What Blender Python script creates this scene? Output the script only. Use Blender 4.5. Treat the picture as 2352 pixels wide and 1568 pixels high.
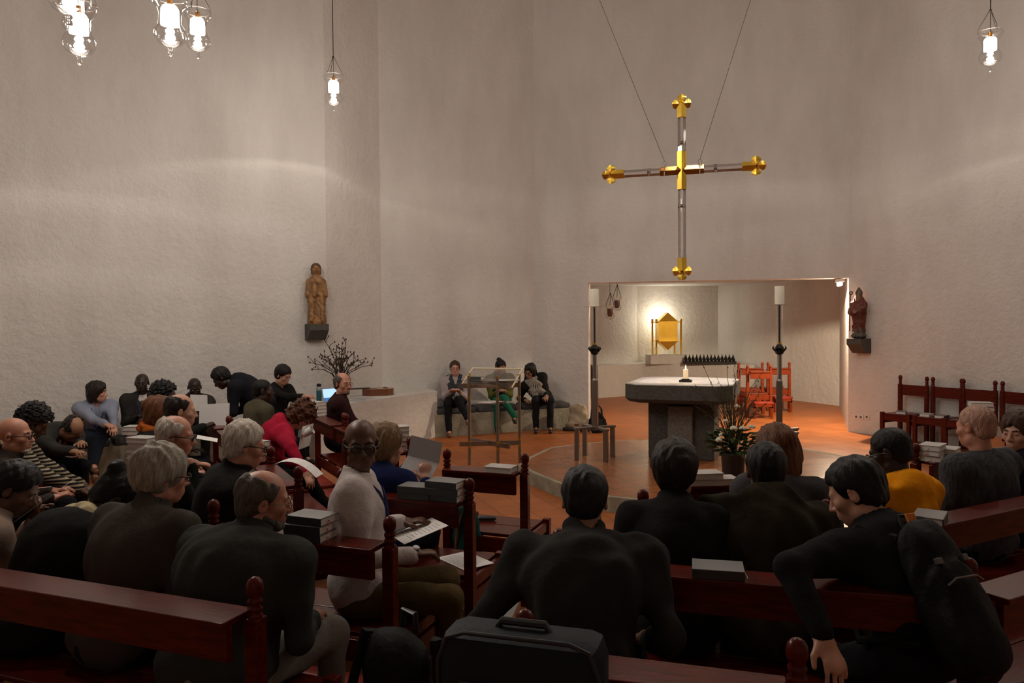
import bpy, bmesh, math, random
import numpy as np
from mathutils import Vector, Matrix

for _o in list(bpy.data.objects):
    bpy.data.objects.remove(_o, do_unlink=True)
SC = bpy.context.scene
COL = SC.collection
R = math.radians

# ------------------------------------------------------------------ camera, world, exposure
FPX, IW, IH = 1750.0, 2352, 1568
CAM_H = 1.85
PITCH = math.atan((784 - 741) / FPX)
ROLL = R(0.45)
fwd = Vector((0, math.cos(PITCH), -math.sin(PITCH)))
rgt0 = Vector((1, 0, 0))
up0 = rgt0.cross(fwd)
rgt = rgt0 * math.cos(ROLL) - up0 * math.sin(ROLL)
upv = up0 * math.cos(ROLL) + rgt0 * math.sin(ROLL)
cam_d = bpy.data.cameras.new('camera')
cam_d.sensor_width = 36.0
cam_d.lens = 36.0 * FPX / IW
cam_d.clip_start = 0.05
cam_d.clip_end = 100
cam = bpy.data.objects.new('camera', cam_d)
COL.objects.link(cam)
_m = Matrix((rgt, upv, -fwd)).transposed().to_4x4()
_m.translation = (0, 0, CAM_H)
cam.matrix_world = _m
SC.camera = cam

w = bpy.data.worlds.new('world')
SC.world = w
w.use_nodes = True
w.node_tree.nodes['Background'].inputs[0].default_value = (1.0, 0.8, 0.65, 1)
w.node_tree.nodes['Background'].inputs[1].default_value = 0.0
SC.view_settings.view_transform = 'Standard'
SC.view_settings.look = 'None'
SC.view_settings.gamma = 1.0
SC.view_settings.use_curve_mapping = False
SC.view_settings.exposure = 0.0

LAMP_W = 53.0           # power of each hanging lamp
LAMP_COL = (1.0, 0.90, 0.80)
CHAPEL_W = 70.0

def U(px, py, z):
    """point of the plane of height z seen at a pixel of the photograph"""
    d = fwd + rgt * ((px - IW / 2) / FPX) - upv * ((py - IH / 2) / FPX)
    t = (z - CAM_H) / d.z
    return Vector((d.x * t, d.y * t, z))

def D(px, py, y):
    """point at distance y ahead"""
    d = fwd + rgt * ((px - IW / 2) / FPX) - upv * ((py - IH / 2) / FPX)
    t = y / d.y
    return Vector((d.x * t, y, CAM_H + d.z * t))

# ------------------------------------------------------------------ materials
MATS = {}
def s2l(c):
    return tuple((x / 255 / 12.92) if x / 255 <= .04045 else ((x / 255 + .055) / 1.055) ** 2.4 for x in c)

def mat(name, col, rough=.6, metal=0.0, bump=None, var=0.0, vscale=6.0, stretch=None, coat=0.0, spec=.5, sheen=0.0, emit=None):
    if name in MATS:
        return MATS[name]
    m = bpy.data.materials.new(name)
    m.use_nodes = True
    nt = m.node_tree
    b = nt.nodes['Principled BSDF']
    b.inputs['Base Color'].default_value = (*col, 1)
    b.inputs['Roughness'].default_value = rough
    b.inputs['Metallic'].default_value = metal
    b.inputs['Specular IOR Level'].default_value = spec
    if coat:
        b.inputs['Coat Weight'].default_value = coat
        b.inputs['Coat Roughness'].default_value = .12
    if sheen:
        b.inputs['Sheen Weight'].default_value = sheen
        b.inputs['Sheen Roughness'].default_value = .5
    if emit:
        b.inputs['Emission Color'].default_value = (*emit[0], 1)
        b.inputs['Emission Strength'].default_value = emit[1]
    if bump or var:
        tc = nt.nodes.new('ShaderNodeTexCoord')
        mp = nt.nodes.new('ShaderNodeMapping')
        nt.links.new(tc.outputs['Object'], mp.inputs[0])
        if stretch:
            mp.inputs['Scale'].default_value = stretch
    if var:
        n = nt.nodes.new('ShaderNodeTexNoise')
        n.inputs['Scale'].default_value = vscale
        n.inputs['Detail'].default_value = 5
        nt.links.new(mp.outputs[0], n.inputs['Vector'])
        rp = nt.nodes.new('ShaderNodeValToRGB')
        rp.color_ramp.elements[0].position = .3
        rp.color_ramp.elements[1].position = .7
        rp.color_ramp.elements[0].color = (*[c * (1 - var) for c in col], 1)
        rp.color_ramp.elements[1].color = (*[min(1, c * (1 + var)) for c in col], 1)
        nt.links.new(n.outputs[0], rp.inputs[0])
        nt.links.new(rp.outputs[0], b.inputs['Base Color'])
    if bump:
        n2 = nt.nodes.new('ShaderNodeTexNoise')
        n2.inputs['Scale'].default_value = bump[0]
        n2.inputs['Detail'].default_value = 6
        nt.links.new(mp.outputs[0], n2.inputs['Vector'])
        bp = nt.nodes.new('ShaderNodeBump')
        bp.inputs['Strength'].default_value = bump[1]
        bp.inputs['Distance'].default_value = bump[2] if len(bump) > 2 else .02
        nt.links.new(n2.outputs[0], bp.inputs['Height'])
        nt.links.new(bp.outputs[0], b.inputs['Normal'])
    MATS[name] = m
    return m

def cloth(name, col, rough=.95, bump=.35):
    return mat(name, col, rough, bump=(38, bump, .012), var=.18, vscale=5, spec=.15)

def stripe_mat(name, c1, c2, per, axis='Z', duty=.5, rough=.9, wob=1.2):
    if name in MATS:
        return MATS[name]
    m = mat(name, c1, rough, bump=(40, .25, .01), spec=.2)
    nt = m.node_tree
    b = nt.nodes['Principled BSDF']
    tc = nt.nodes.new('ShaderNodeTexCoord')
    nz = nt.nodes.new('ShaderNodeTexNoise'); nz.inputs['Scale'].default_value = 4
    nt.links.new(tc.outputs['Object'], nz.inputs['Vector'])
    sp = nt.nodes.new('ShaderNodeSeparateXYZ')
    nt.links.new(tc.outputs['Object'], sp.inputs[0])
    m1 = nt.nodes.new('ShaderNodeMath'); m1.operation = 'MULTIPLY_ADD'
    nt.links.new(nz.outputs[0], m1.inputs[0]); m1.inputs[1].default_value = per * wob
    nt.links.new(sp.outputs[axis], m1.inputs[2])
    m2 = nt.nodes.new('ShaderNodeMath'); m2.operation = 'DIVIDE'
    nt.links.new(m1.outputs[0], m2.inputs[0]); m2.inputs[1].default_value = per
    m3 = nt.nodes.new('ShaderNodeMath'); m3.operation = 'FRACT'
    nt.links.new(m2.outputs[0], m3.inputs[0])
    m4 = nt.nodes.new('ShaderNodeMath'); m4.operation = 'GREATER_THAN'
    nt.links.new(m3.outputs[0], m4.inputs[0]); m4.inputs[1].default_value = duty
    mx = nt.nodes.new('ShaderNodeMix'); mx.data_type = 'RGBA'
    nt.links.new(m4.outputs[0], mx.inputs[0])
    mx.inputs[6].default_value = (*c1, 1); mx.inputs[7].default_value = (*c2, 1)
    nt.links.new(mx.outputs[2], b.inputs['Base Color'])
    return m

def glass_mat(name, tint=(1, 1, 1), gloss=.12, rough=.03, edge=.5):
    if name in MATS:
        return MATS[name]
    m = bpy.data.materials.new(name); m.use_nodes = True
    nt = m.node_tree
    for n in list(nt.nodes):
        nt.nodes.remove(n)
    out = nt.nodes.new('ShaderNodeOutputMaterial')
    tr = nt.nodes.new('ShaderNodeBsdfTransparent'); tr.inputs[0].default_value = (*tint, 1)
    gl = nt.nodes.new('ShaderNodeBsdfGlossy'); gl.inputs[1].default_value = rough
    lw = nt.nodes.new('ShaderNodeLayerWeight'); lw.inputs[0].default_value = .35
    mr = nt.nodes.new('ShaderNodeMath'); mr.operation = 'MULTIPLY_ADD'
    nt.links.new(lw.outputs['Facing'], mr.inputs[0]); mr.inputs[1].default_value = edge; mr.inputs[2].default_value = gloss
    mx = nt.nodes.new('ShaderNodeMixShader')
    nt.links.new(mr.outputs[0], mx.inputs[0])
    nt.links.new(tr.outputs[0], mx.inputs[1]); nt.links.new(gl.outputs[0], mx.inputs[2])
    nt.links.new(mx.outputs[0], out.inputs[0])
    MATS[name] = m
    return m

def plaster():
    m = mat('plaster', (.70, .665, .63), .92, spec=.2)
    nt = m.node_tree; b = nt.nodes['Principled BSDF']
    g = nt.nodes.new('ShaderNodeNewGeometry')
    mp = nt.nodes.new('ShaderNodeMapping'); mp.inputs['Scale'].default_value = (1, 1, .35)
    nt.links.new(g.outputs['Position'], mp.inputs[0])
    n = nt.nodes.new('ShaderNodeTexNoise'); n.inputs['Scale'].default_value = 1.3; n.inputs['Detail'].default_value = 6; n.inputs['Roughness'].default_value = .6
    nt.links.new(mp.outputs[0], n.inputs['Vector'])
    rp = nt.nodes.new('ShaderNodeValToRGB')
    rp.color_ramp.elements[0].position = .3; rp.color_ramp.elements[0].color = (.60, .565, .53, 1)
    rp.color_ramp.elements[1].position = .7; rp.color_ramp.elements[1].color = (.72, .69, .655, 1)
    nt.links.new(n.outputs[0], rp.inputs[0]); nt.links.new(rp.outputs[0], b.inputs['Base Color'])
    n2 = nt.nodes.new('ShaderNodeTexNoise'); n2.inputs['Scale'].default_value = 11; n2.inputs['Detail'].default_value = 8; n2.inputs['Roughness'].default_value = .62
    nt.links.new(g.outputs['Position'], n2.inputs['Vector'])
    bp = nt.nodes.new('ShaderNodeBump'); bp.inputs['Strength'].default_value = .55; bp.inputs['Distance'].default_value = .05
    nt.links.new(n2.outputs[0], bp.inputs['Height']); nt.links.new(bp.outputs[0], b.inputs['Normal'])
    return m

def tiles(name, c1, c2, mortar, rot=0.0, size=.3, rough=.3):
    m = mat(name, c1, rough, spec=.26)
    nt = m.node_tree; b = nt.nodes['Principled BSDF']
    g = nt.nodes.new('ShaderNodeNewGeometry')
    mp = nt.nodes.new('ShaderNodeMapping'); mp.inputs['Rotation'].default_value = (0, 0, rot)
    nt.links.new(g.outputs['Position'], mp.inputs[0])
    br = nt.nodes.new('ShaderNodeTexBrick')
    br.offset = 0.0
    br.inputs['Color1'].default_value = (*c1, 1); br.inputs['Color2'].default_value = (*c2, 1); br.inputs['Mortar'].default_value = (*mortar, 1)
    br.inputs['Scale'].default_value = 1; br.inputs['Mortar Size'].default_value = .006
    br.inputs['Brick Width'].default_value = size; br.inputs['Row Height'].default_value = size
    br.inputs['Bias'].default_value = -.2
    nt.links.new(mp.outputs[0], br.inputs['Vector'])
    n = nt.nodes.new('ShaderNodeTexNoise'); n.inputs['Scale'].default_value = 2.2; n.inputs['Detail'].default_value = 6
    nt.links.new(g.outputs['Position'], n.inputs['Vector'])
    mx = nt.nodes.new('ShaderNodeMix'); mx.data_type = 'RGBA'; mx.blend_type = 'MULTIPLY'
    mx.inputs[0].default_value = .55
    nt.links.new(br.outputs[0], mx.inputs[6]); nt.links.new(n.outputs[0], mx.inputs[7])
    ad = nt.nodes.new('ShaderNodeMix'); ad.data_type = 'RGBA'; ad.blend_type = 'MULTIPLY'; ad.inputs[0].default_value = 1
    nt.links.new(mx.outputs[2], ad.inputs[6]); ad.inputs[7].default_value = (1.35, 1.35, 1.35, 1)
    nt.links.new(ad.outputs[2], b.inputs['Base Color'])
    rr = nt.nodes.new('ShaderNodeMapRange'); rr.inputs[3].default_value = rough - .03; rr.inputs[4].default_value = rough + .06
    nt.links.new(n.outputs[0], rr.inputs[0]); nt.links.new(rr.outputs[0], b.inputs['Roughness'])
    return m

M_PLASTER = plaster()
M_FLOOR = tiles('terracotta', (.40, .125, .034), (.34, .10, .027), (.2, .075, .03), R(-20), .3, .42)
M_DAIS = tiles('terracotta_dais', (.33, .115, .038), (.28, .095, .03), (.17, .075, .035), R(-20), .3, .22)
M_CONC = mat('concrete', (.30, .27, .20), .9, bump=(22, .5, .02), var=.3, vscale=5)
M_STONE = mat('basalt', (.075, .069, .060), .85, bump=(60, .6, .01), var=.3, vscale=45)
M_STONETOP = mat('lit_stone', (.82, .78, .74), .5, bump=(50, .2, .01), var=.12, vscale=12)  # altar top stone, brightness of light from above put into the colour
M_WOOD = mat('mahogany', (.085, .0075, .003), .25, bump=(30, .06, .01), var=.35, vscale=9, stretch=(1, 6, 6), spec=.24)
M_WOOD_LIT = mat('lamplit_mahogany', (.20, .030, .006), .45, bump=(30, .08, .01), var=.2, vscale=9, spec=.2)  # pew wood with the red glow of strong lamplight put into its colour
M_PAD = mat('red_leather', (.30, .03, .014), .42, bump=(90, .15, .005), var=.2)
M_GOLD = mat('gold', (.83, .55, .08), .3, 1.0, var=.1)
M_BRASS = mat('brass', (.62, .40, .08), .34, 1.0)
M_BRONZE = mat('bronze', (.33, .15, .04), .35, 1.0)
M_STEEL = mat('brushed_steel', (.30, .275, .24), .38, 1.0)
M_IRON = mat('black_iron', (.02, .018, .016), .5, .6)
M_WAX = mat('wax', (.85, .80, .68), .5, spec=.3)
M_PAPER = mat('paper', (.78, .76, .74), .9)
M_PAPERG = mat('grey_paper', (.42, .41, .41), .9)
M_COVER = mat('book_cover', (.20, .205, .205), .38, bump=(120, .15, .003), var=.10)
M_SPINE = mat('book_spine', (.032, .036, .038), .45, bump=(120, .2, .003), var=.12)
M_COVERL = mat('book_cover_pale', (.50, .48, .46), .5, var=.08)
M_PAGES = mat('book_pages', (.74, .70, .64), .9, bump=(200, .3, .003), stretch=(1, 1, 14))
M_RIBW = mat('white_ribbon', (.7, .7, .7), .7)
M_RIBR = mat('red_ribbon', (.5, .03, .03), .7)
M_GLASS = glass_mat('clear_glass')
M_ACRYL = glass_mat('acrylic', (.96, .95, .92), .05)
M_CRYST = mat('crystal', (.93, .93, .93), .02)
M_CRYST.node_tree.nodes['Principled BSDF'].inputs['Transmission Weight'].default_value = 1.0
M_CRYST.node_tree.nodes['Principled BSDF'].inputs['IOR'].default_value = 1.48
M_BLACK = mat('black_plastic', (.015, .015, .017), .4)
M_WHITE = mat('white_plastic', (.75, .74, .70), .5)
M_CUSH = cloth('grey_cushion', (.075, .07, .072))
M_CORD = mat('cord', (.04, .03, .025), .8)
M_OAK = mat('carved_wood', (.25, .125, .045), .6, bump=(25, .5, .02), var=.5, vscale=9)

# ------------------------------------------------------------------ geometry helpers
class MB:
    """collects shapes into one mesh"""
    def __init__(s):
        s.v = []; s.f = []; s.mi = []
    def add(s, vs, fs, M=None, mi=0):
        o = len(s.v)
        for p in vs:
            p = Vector(p)
            s.v.append(M @ p if M is not None else p)
        for f in fs:
            s.f.append([i + o for i in f]); s.mi.append(mi)
        return s
    def box(s, lo, hi, M=None, bev=0.0, mi=0):
        bm = bmesh.new()
        bmesh.ops.create_cube(bm, size=1)
        for v in bm.verts:
            v.co = Vector([(lo[i] + hi[i]) / 2 + v.co[i] * (hi[i] - lo[i]) for i in range(3)])
        if bev:
            bmesh.ops.bevel(bm, geom=bm.edges[:], offset=bev, segments=2, profile=.5, affect='EDGES')
        bm.verts.index_update()
        s.add([v.co.copy() for v in bm.verts], [[v.index for v in f.verts] for f in bm.faces], M, mi)
        bm.free(); return s
    def tube(s, pts, r, n=8, M=None, mi=0, closed=False, flat=None):
        pts = [Vector(p) for p in pts]
        k = len(pts)
        rs = r if isinstance(r, (list, tuple)) else [r] * k
        vs = []; fs = []
        prev = None
        for i, p in enumerate(pts):
            if closed:
                t = (pts[(i + 1) % k] - pts[i - 1])
            else:
                t = pts[min(i + 1, k - 1)] - pts[max(i - 1, 0)]
            t.normalize()
            if prev is None:
                a = t.orthogonal().normalized() if flat is None else (Vector(flat) - t * Vector(flat).dot(t)).normalized()
            else:
                a = (prev - t * prev.dot(t))
                a = a.normalized() if a.length > 1e-6 else t.orthogonal().normalized()
            prev = a
            b = t.cross(a)
            for j in range(n):
                q = 2 * math.pi * j / n
                vs.append(p + (a * math.cos(q) + b * math.sin(q)) * rs[i])
        m = k if closed else k - 1
        for i in range(m):
            for j in range(n):
                i2 = (i + 1) % k
                fs.append([i * n + j, i * n + (j + 1) % n, i2 * n + (j + 1) % n, i2 * n + j])
        if not closed:
            fs.append(list(range(n))[::-1]); fs.append([(k - 1) * n + j for j in range(n)])
        return s.add(vs, fs, M, mi)
    def lathe(s, prof, n=20, M=None, mi=0, cap=True):
        vs = []; fs = []
        for (r, z) in prof:
            for j in range(n):
                q = 2 * math.pi * j / n
                vs.append((r * math.cos(q), r * math.sin(q), z))
        k = len(prof)
        for i in range(k - 1):
            for j in range(n):
                fs.append([i * n + j, i * n + (j + 1) % n, (i + 1) * n + (j + 1) % n, (i + 1) * n + j])
        if cap:
            fs.append(list(range(n))[::-1]); fs.append([(k - 1) * n + j for j in range(n)])
        return s.add(vs, fs, M, mi)
    def prism(s, poly, z0, z1, M=None, mi=0):
        n = len(poly)
        vs = [(x, y, z0) for x, y in poly] + [(x, y, z1) for x, y in poly]
        fs = [list(range(n))[::-1], [n + i for i in range(n)]]
        for i in range(n):
            fs.append([i, (i + 1) % n, n + (i + 1) % n, n + i])
        return s.add(vs, fs, M, mi)
    def ball(s, c, r, n=12, M=None, mi=0):
        bm = bmesh.new()
        bmesh.ops.create_uvsphere(bm, u_segments=n, v_segments=max(6, n * 2 // 3), radius=1)
        r = r if isinstance(r, (tuple, list)) else (r, r, r)
        vs = [(c[0] + v.co.x * r[0], c[1] + v.co.y * r[1], c[2] + v.co.z * r[2]) for v in bm.verts]
        bm.verts.index_update()
        fs = [[v.index for v in f.verts] for f in bm.faces]
        bm.free()
        return s.add(vs, fs, M, mi)
    def build(s, name, mats, parent=None, smooth=False, loc=None, rotz=None):
        me = bpy.data.meshes.new(name)
        me.from_pydata([tuple(v) for v in s.v], [], s.f)
        bm = bmesh.new(); bm.from_mesh(me)
        bmesh.ops.recalc_face_normals(bm, faces=bm.faces)
        bm.to_mesh(me); bm.free()
        ml = mats if isinstance(mats, (list, tuple)) else [mats]
        for m in ml:
            me.materials.append(m)
        if len(ml) > 1:
            me.polygons.foreach_set('material_index', s.mi)
        if smooth:
            me.polygons.foreach_set('use_smooth', [True] * len(me.polygons))
            if smooth != 'all':
                me.set_sharp_from_angle(angle=R(40))
        me.update()
        o = bpy.data.objects.new(name, me)
        COL.objects.link(o)
        if parent: o.parent = parent
        if loc is not None: o.location = loc
        if rotz is not None: o.rotation_euler = (0, 0, rotz)
        return o

def tag(o, label=None, cat=None, group=None, kind=None):
    if label: o['label'] = label
    if cat: o['category'] = cat
    if group: o['group'] = group
    if kind: o['kind'] = kind
    return o

def thing(name, label, cat, loc=(0, 0, 0), az=0.0, group=None):
    """Empty at the base of a thing; az: compass heading of its local +Y"""
    o = bpy.data.objects.new(name, None)
    COL.objects.link(o)
    o.empty_display_size = .1
    o.location = loc
    o.rotation_euler = (0, 0, -R(az))
    return tag(o, label, cat, group)

def dup(root, loc=None, az=None, label=None, group=None):
    r = root.copy(); COL.objects.link(r)
    if loc is not None: r.location = loc
    if az is not None: r.rotation_euler = (0, 0, -R(az))
    if label: r['label'] = label
    if group: r['group'] = group
    for ch in list(root.children):
        c = ch.copy(); COL.objects.link(c); c.parent = r
        for g in list(ch.children):
            d = g.copy(); COL.objects.link(d); d.parent = c
    return r

def struct(name, mb, m, **k):
    return tag(mb.build(name, m, **k), kind='structure')
# ------------------------------------------------------------------ the room
E_ = Vector((-2.78, 11.48)); A_ = Vector((-2.14, 12.52)); K_ = Vector((.43, 13.73)); C_ = Vector((5.57, 12.6))
J_ = Vector((1.353, 13.53))
LW = E_ + Vector((-.82, -.57)) * 6.2
RW = C_ + Vector((.5, -.866)) * 6.0
CEIL = 8.0
LINT = 2.55

def wall(name, p, q, z0, z1, t=.25, side=1):
    p = Vector(p); q = Vector(q)
    d = (q - p).normalized(); n = Vector((-d.y, d.x)) * side * t
    return struct(name, MB().prism([p, q, q + n, p + n], z0, z1), M_PLASTER)

wall('wall_left', LW, E_, 0, CEIL)
wall('wall_left_return', E_, A_, 0, CEIL)
wall('wall_back', A_, K_, 0, CEIL)
wall('wall_back_pier', K_, J_, 0, CEIL, .35)
wall('wall_lintel', J_, C_, LINT, CEIL, .35)
wall('wall_right', C_, RW, 0, CEIL)
wall('wall_right_rear', RW, (RW.x, -4), 0, CEIL)
wall('wall_left_rear', (LW.x, -4), LW, 0, CEIL)
wall('wall_rear', (RW.x, -4), (LW.x, -4), 0, CEIL)
fl = [(LW.x - .1, -4.1), (RW.x + .1, -4.1), (RW.x + .1, 21.5), (LW.x - .1, 21.5)]
struct('floor', MB().prism(fl, -.12, 0), M_FLOOR)
M_CEIL = mat('ceiling_paint', (.62, .58, .53), .95)
struct('ceiling', MB().prism([(LW.x - .1, -4.1), (RW.x + .1, -4.1), (RW.x + .1, 14.2), (LW.x - .1, 14.2)], CEIL, CEIL + .15), M_CEIL)

# side chapel behind the opening
Q0 = U(1374, 914, 0).to_2d(); Q1 = U(1475, 906.5, 0).to_2d(); Q2 = U(1655, 902.5, 0).to_2d(); Q3 = U(1815, 920, 0).to_2d(); Q4 = U(1928, 932, 0).to_2d()
JN = (C_ - J_).normalized(); JN = Vector((-JN.y, JN.x))
JB = J_ + JN * .35; CB = C_ + JN * .02
off = Vector((-.12, .62))
B0 = Q0 + off; B1 = Q1 + Vector((-.02, .62)); B2 = Q2 + Vector((.1, .6))
wall('wall_chapel_left', JB, B0, 0, 3.0)
wall('wall_chapel_back_left', B0, B1, 0, 3.0)
wall('wall_chapel_back', B1, B2, 0, 3.0)
wall('wall_chapel_right', B2, Q4, 0, 3.0)
wall('wall_chapel_jamb', Q4, CB, 0, 3.0)
struct('ceiling_chapel', MB().prism([JB, CB, Q4 + Vector((.2, 0)), B2, B1, B0], 2.78, 2.95), M_PLASTER)
# masonry ledges
qe = U(1733, 912, 0).to_2d()
struct('trim_chapel_ledge', MB().prism([Q0, Q1, Vector((Q1.x + (qe.x - Q1.x), qe.y)), qe + Vector((.15, .55)), B2 * .75 + B1 * .25 + Vector((0, -.02)), B1 - Vector((0, .01)), B0 - Vector((0, .01))], 0, .79), M_PLASTER)
G0 = U(1005, 1003, 0).to_2d(); G1 = U(930, 1021, 0).to_2d(); G2 = U(775, 1057, 0).to_2d()
gd = (G2 - G0).normalized()
G3 = G0 + gd * 2.75
gn = Vector((gd.y, -gd.x))
wl = (E_ - LW).normalized()
lw_hit = E_ - wl * .42
struct('trim_ledge', MB().prism([G0, G3, lw_hit, E_, A_, A_ + (K_ - A_).normalized() * .78], 0, .75), M_PLASTER)
# dais round the altar with a concrete kerb
dpx = [(1190, 1068), (1213, 1050), (1264, 1027), (1336, 1018), (1450, 1009), (1640, 1010), (1840, 1028), (1970, 1053)]
dp = [U(x, y, .15).to_2d() for x, y in dpx]
dp += [U(x, y, .15).to_2d() for x, y in [(1945, 1100), (1830, 1142), (1650, 1159), (1540, 1154), (1400, 1141), (1290, 1112), (1225, 1086)]]
dc = Vector((sum(p.x for p in dp) / len(dp), sum(p.y for p in dp) / len(dp)))
inn = [dc + (p - dc) * .965 for p in dp]
struct('dais', MB().prism(inn, 0, .152), M_DAIS)
kb = MB(); n_ = len(dp)
for i in range(n_):
    j = (i + 1) % n_
    kb.prism([dp[i], dp[j], inn[j], inn[i]], 0, .15)
struct('trim_dais_kerb', kb, M_CONC)

# stone bench along the back wall
bp0 = U(990, 1005, 0).to_2d(); bp1 = U(1200, 990, 0).to_2d(); bp2 = U(1310, 984, 0).to_2d()
wdir = (K_ - A_).normalized()
w0 = A_ + wdir * .82; w1 = K_ + Vector((0, -.02)); w2 = J_ + (K_ - J_).normalized() * .18 + Vector((0, -.02))
struct('trim_bench', MB().prism([bp0, bp1, bp2, w2, w1, w0], 0, .36), M_CONC)
# wall bench on the left
lb0 = E_ - wl * .9; lb1 = E_ - wl * 5.6
ln = Vector((wl.y, -wl.x))
struct('trim_wall_bench', MB().prism([lb0 + ln * .01, lb1 + ln * .01, lb1 + ln * .48, lb0 + ln * .48], 0, .36), M_CONC)

def soft_box(sx, sy, sz, r):
    return MB().box((-sx / 2, -sy / 2, 0), (sx / 2, sy / 2, sz), bev=r)

def cushion(c, az, sx, sy, label, z=.36, group='grey bench cushions'):
    o = soft_box(sx, sy, .09, .03).build('cushion', M_CUSH, smooth=True, loc=(c.x, c.y, z), rotz=-R(az))
    return tag(o, label, 'cushion', group)

def along(p, q, t, off_, n):
    return p + (q - p) * t + n * off_

baz = 90 - math.degrees(math.atan2((bp1 - bp0).y, (bp1 - bp0).x)) - 90
bn = Vector((-(bp1 - bp0).normalized().y, (bp1 - bp0).normalized().x))
bl = (bp1 - bp0).length
for i, lb in enumerate(['grey cushion on the stone bench at the ledge end, under the man in the vest', 'grey cushion on the stone bench under the woman in green trousers']):
    c = along(bp0, bp1, .26 + i * .5, .25, bn)
    cushion(c, baz, bl * .47, .44, lb)
bd2 = (bp2 - bp1).normalized(); bn2 = Vector((-bd2.y, bd2.x)); baz2 = -math.degrees(math.atan2(bd2.y, bd2.x))
cushion(along(bp1, bp2, .38, .25, bn2), baz2, .62, .42, 'grey cushion on the stone bench under the woman in the striped scarf')
cushion(along(bp1, bp2, .86, .25, bn2), baz2, .30, .42, 'short grey cushion at the end of the stone bench beside the tan bag')
laz = -math.degrees(math.atan2(wl.y, wl.x))
for i, lb in enumerate(['grey wall bench cushion nearest the corner statue', 'grey wall bench cushion under the man in the brown suit', 'grey wall bench cushion between the dark suited man and the woman in blue', 'grey wall bench cushion under the woman in the blue jumper']):
    c = lb0 - wl * (.5 + i * 1.05) + ln * .25
    cushion(c, laz, 1.0, .44, lb, group='grey wall bench cushions')

# ------------------------------------------------------------------ hanging lamps
SHADE = [(.118, 0), (.124, -.012), (.120, -.045), (.104, -.062), (.088, -.085), (.080, -.12), (.080, -.17), (.086, -.205), (.104, -.235), (.116, -.27), (.113, -.30), (.092, -.335), (.052, -.36), (.018, -.368)]
M_BULB = mat('lamp_bulb', (1, 1, 1), .5, emit=((1.0, .9, .76), 60))
M_FROST = glass_mat('lamp_glass', (1, 1, 1), .10, .05)

def lamp_light(name, p, power, parent=None, col=LAMP_COL, plain=False):
    """bulb with the photometric curve of the glass: brighter below, a bright rim at the cut-off"""
    l = bpy.data.lights.new(name, 'POINT')
    l.energy = power; l.color = col; l.shadow_soft_size = .035
    l.use_nodes = True
    nt = l.node_tree
    em = nt.nodes['Emission']
    g = nt.nodes.new('ShaderNodeNewGeometry')
    sp = nt.nodes.new('ShaderNodeSeparateXYZ')
    nt.links.new(g.outputs['Incoming'], sp.inputs[0])
    rp = nt.nodes.new('ShaderNodeValToRGB')
    mr = nt.nodes.new('ShaderNodeMapRange'); mr.inputs[1].default_value = -1; mr.inputs[2].default_value = 1
    nt.links.new(sp.outputs['Z'], mr.inputs[0])
    cr = rp.color_ramp
    def v(x): return (x, x, x, 1)
    cr.elements[0].position = 0.0; cr.elements[0].color = v(.55)
    e = cr.elements.new(.315); e.color = v(.90)
    e = cr.elements.new(.345); e.color = v(1.28)
    e = cr.elements.new(.362); e.color = v(.70)
    e = cr.elements.new(.40); e.color = v(.60)
    e = cr.elements.new(.52); e.color = v(.46)
    cr.elements[-1].position = 1.0; cr.elements[-1].color = v(.34)
    nt.links.new(mr.outputs[0], rp.inputs[0])
    nt.links.new(rp.outputs[0], em.inputs['Strength'])
    o = bpy.data.objects.new(name, l); COL.objects.link(o)
    o.location = p
    if parent: o.parent = parent
    return o

def make_lamp():
    t = thing('hanging_lamp', '', 'lamp')
    sh = MB().lathe(SHADE, 28, cap=False).build('glass_shade', M_FROST, t, smooth='all')
    MB().lathe([(.004, -.362), (.016, -.372), (.02, -.385), (.012, -.398), (.018, -.412), (.019, -.425), (.004, -.44)], 14).build('drop_finial', M_CRYST, sh, smooth='all')
    MB().lathe([(.126, -.002), (.128, .004), (.12, .006), (.118, -.002)], 28, cap=False).build('rim', M_CRYST, sh, smooth='all')
    b = MB().lathe([(.01, -.06), (.05, -.066), (.064, -.09), (.066, -.16), (.060, -.20), (.02, -.215)], 16).build('bulb', M_BULB, t, smooth='all')
    b.visible_shadow = True
    MB().tube([(0, 0, .0), (0, 0, -.055)], .02, 12).build('socket', M_BRONZE, t, smooth=True)
    h = MB()
    for k in range(3):
        a = k * 2 * math.pi / 3 + .5
        h.tube([(.122 * math.cos(a), .122 * math.sin(a), -.01), (.115 * math.cos(a), .115 * math.sin(a), .05), (.012 * math.cos(a), .012 * math.sin(a), .235)], .0035, 6)
    h.tube([(0, 0, .24), (0, 0, 0)], .004, 6).ball((0, 0, .24), .016, 8)
    h.build('wire_hanger', M_CORD, t, smooth=True)
    return t

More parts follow.
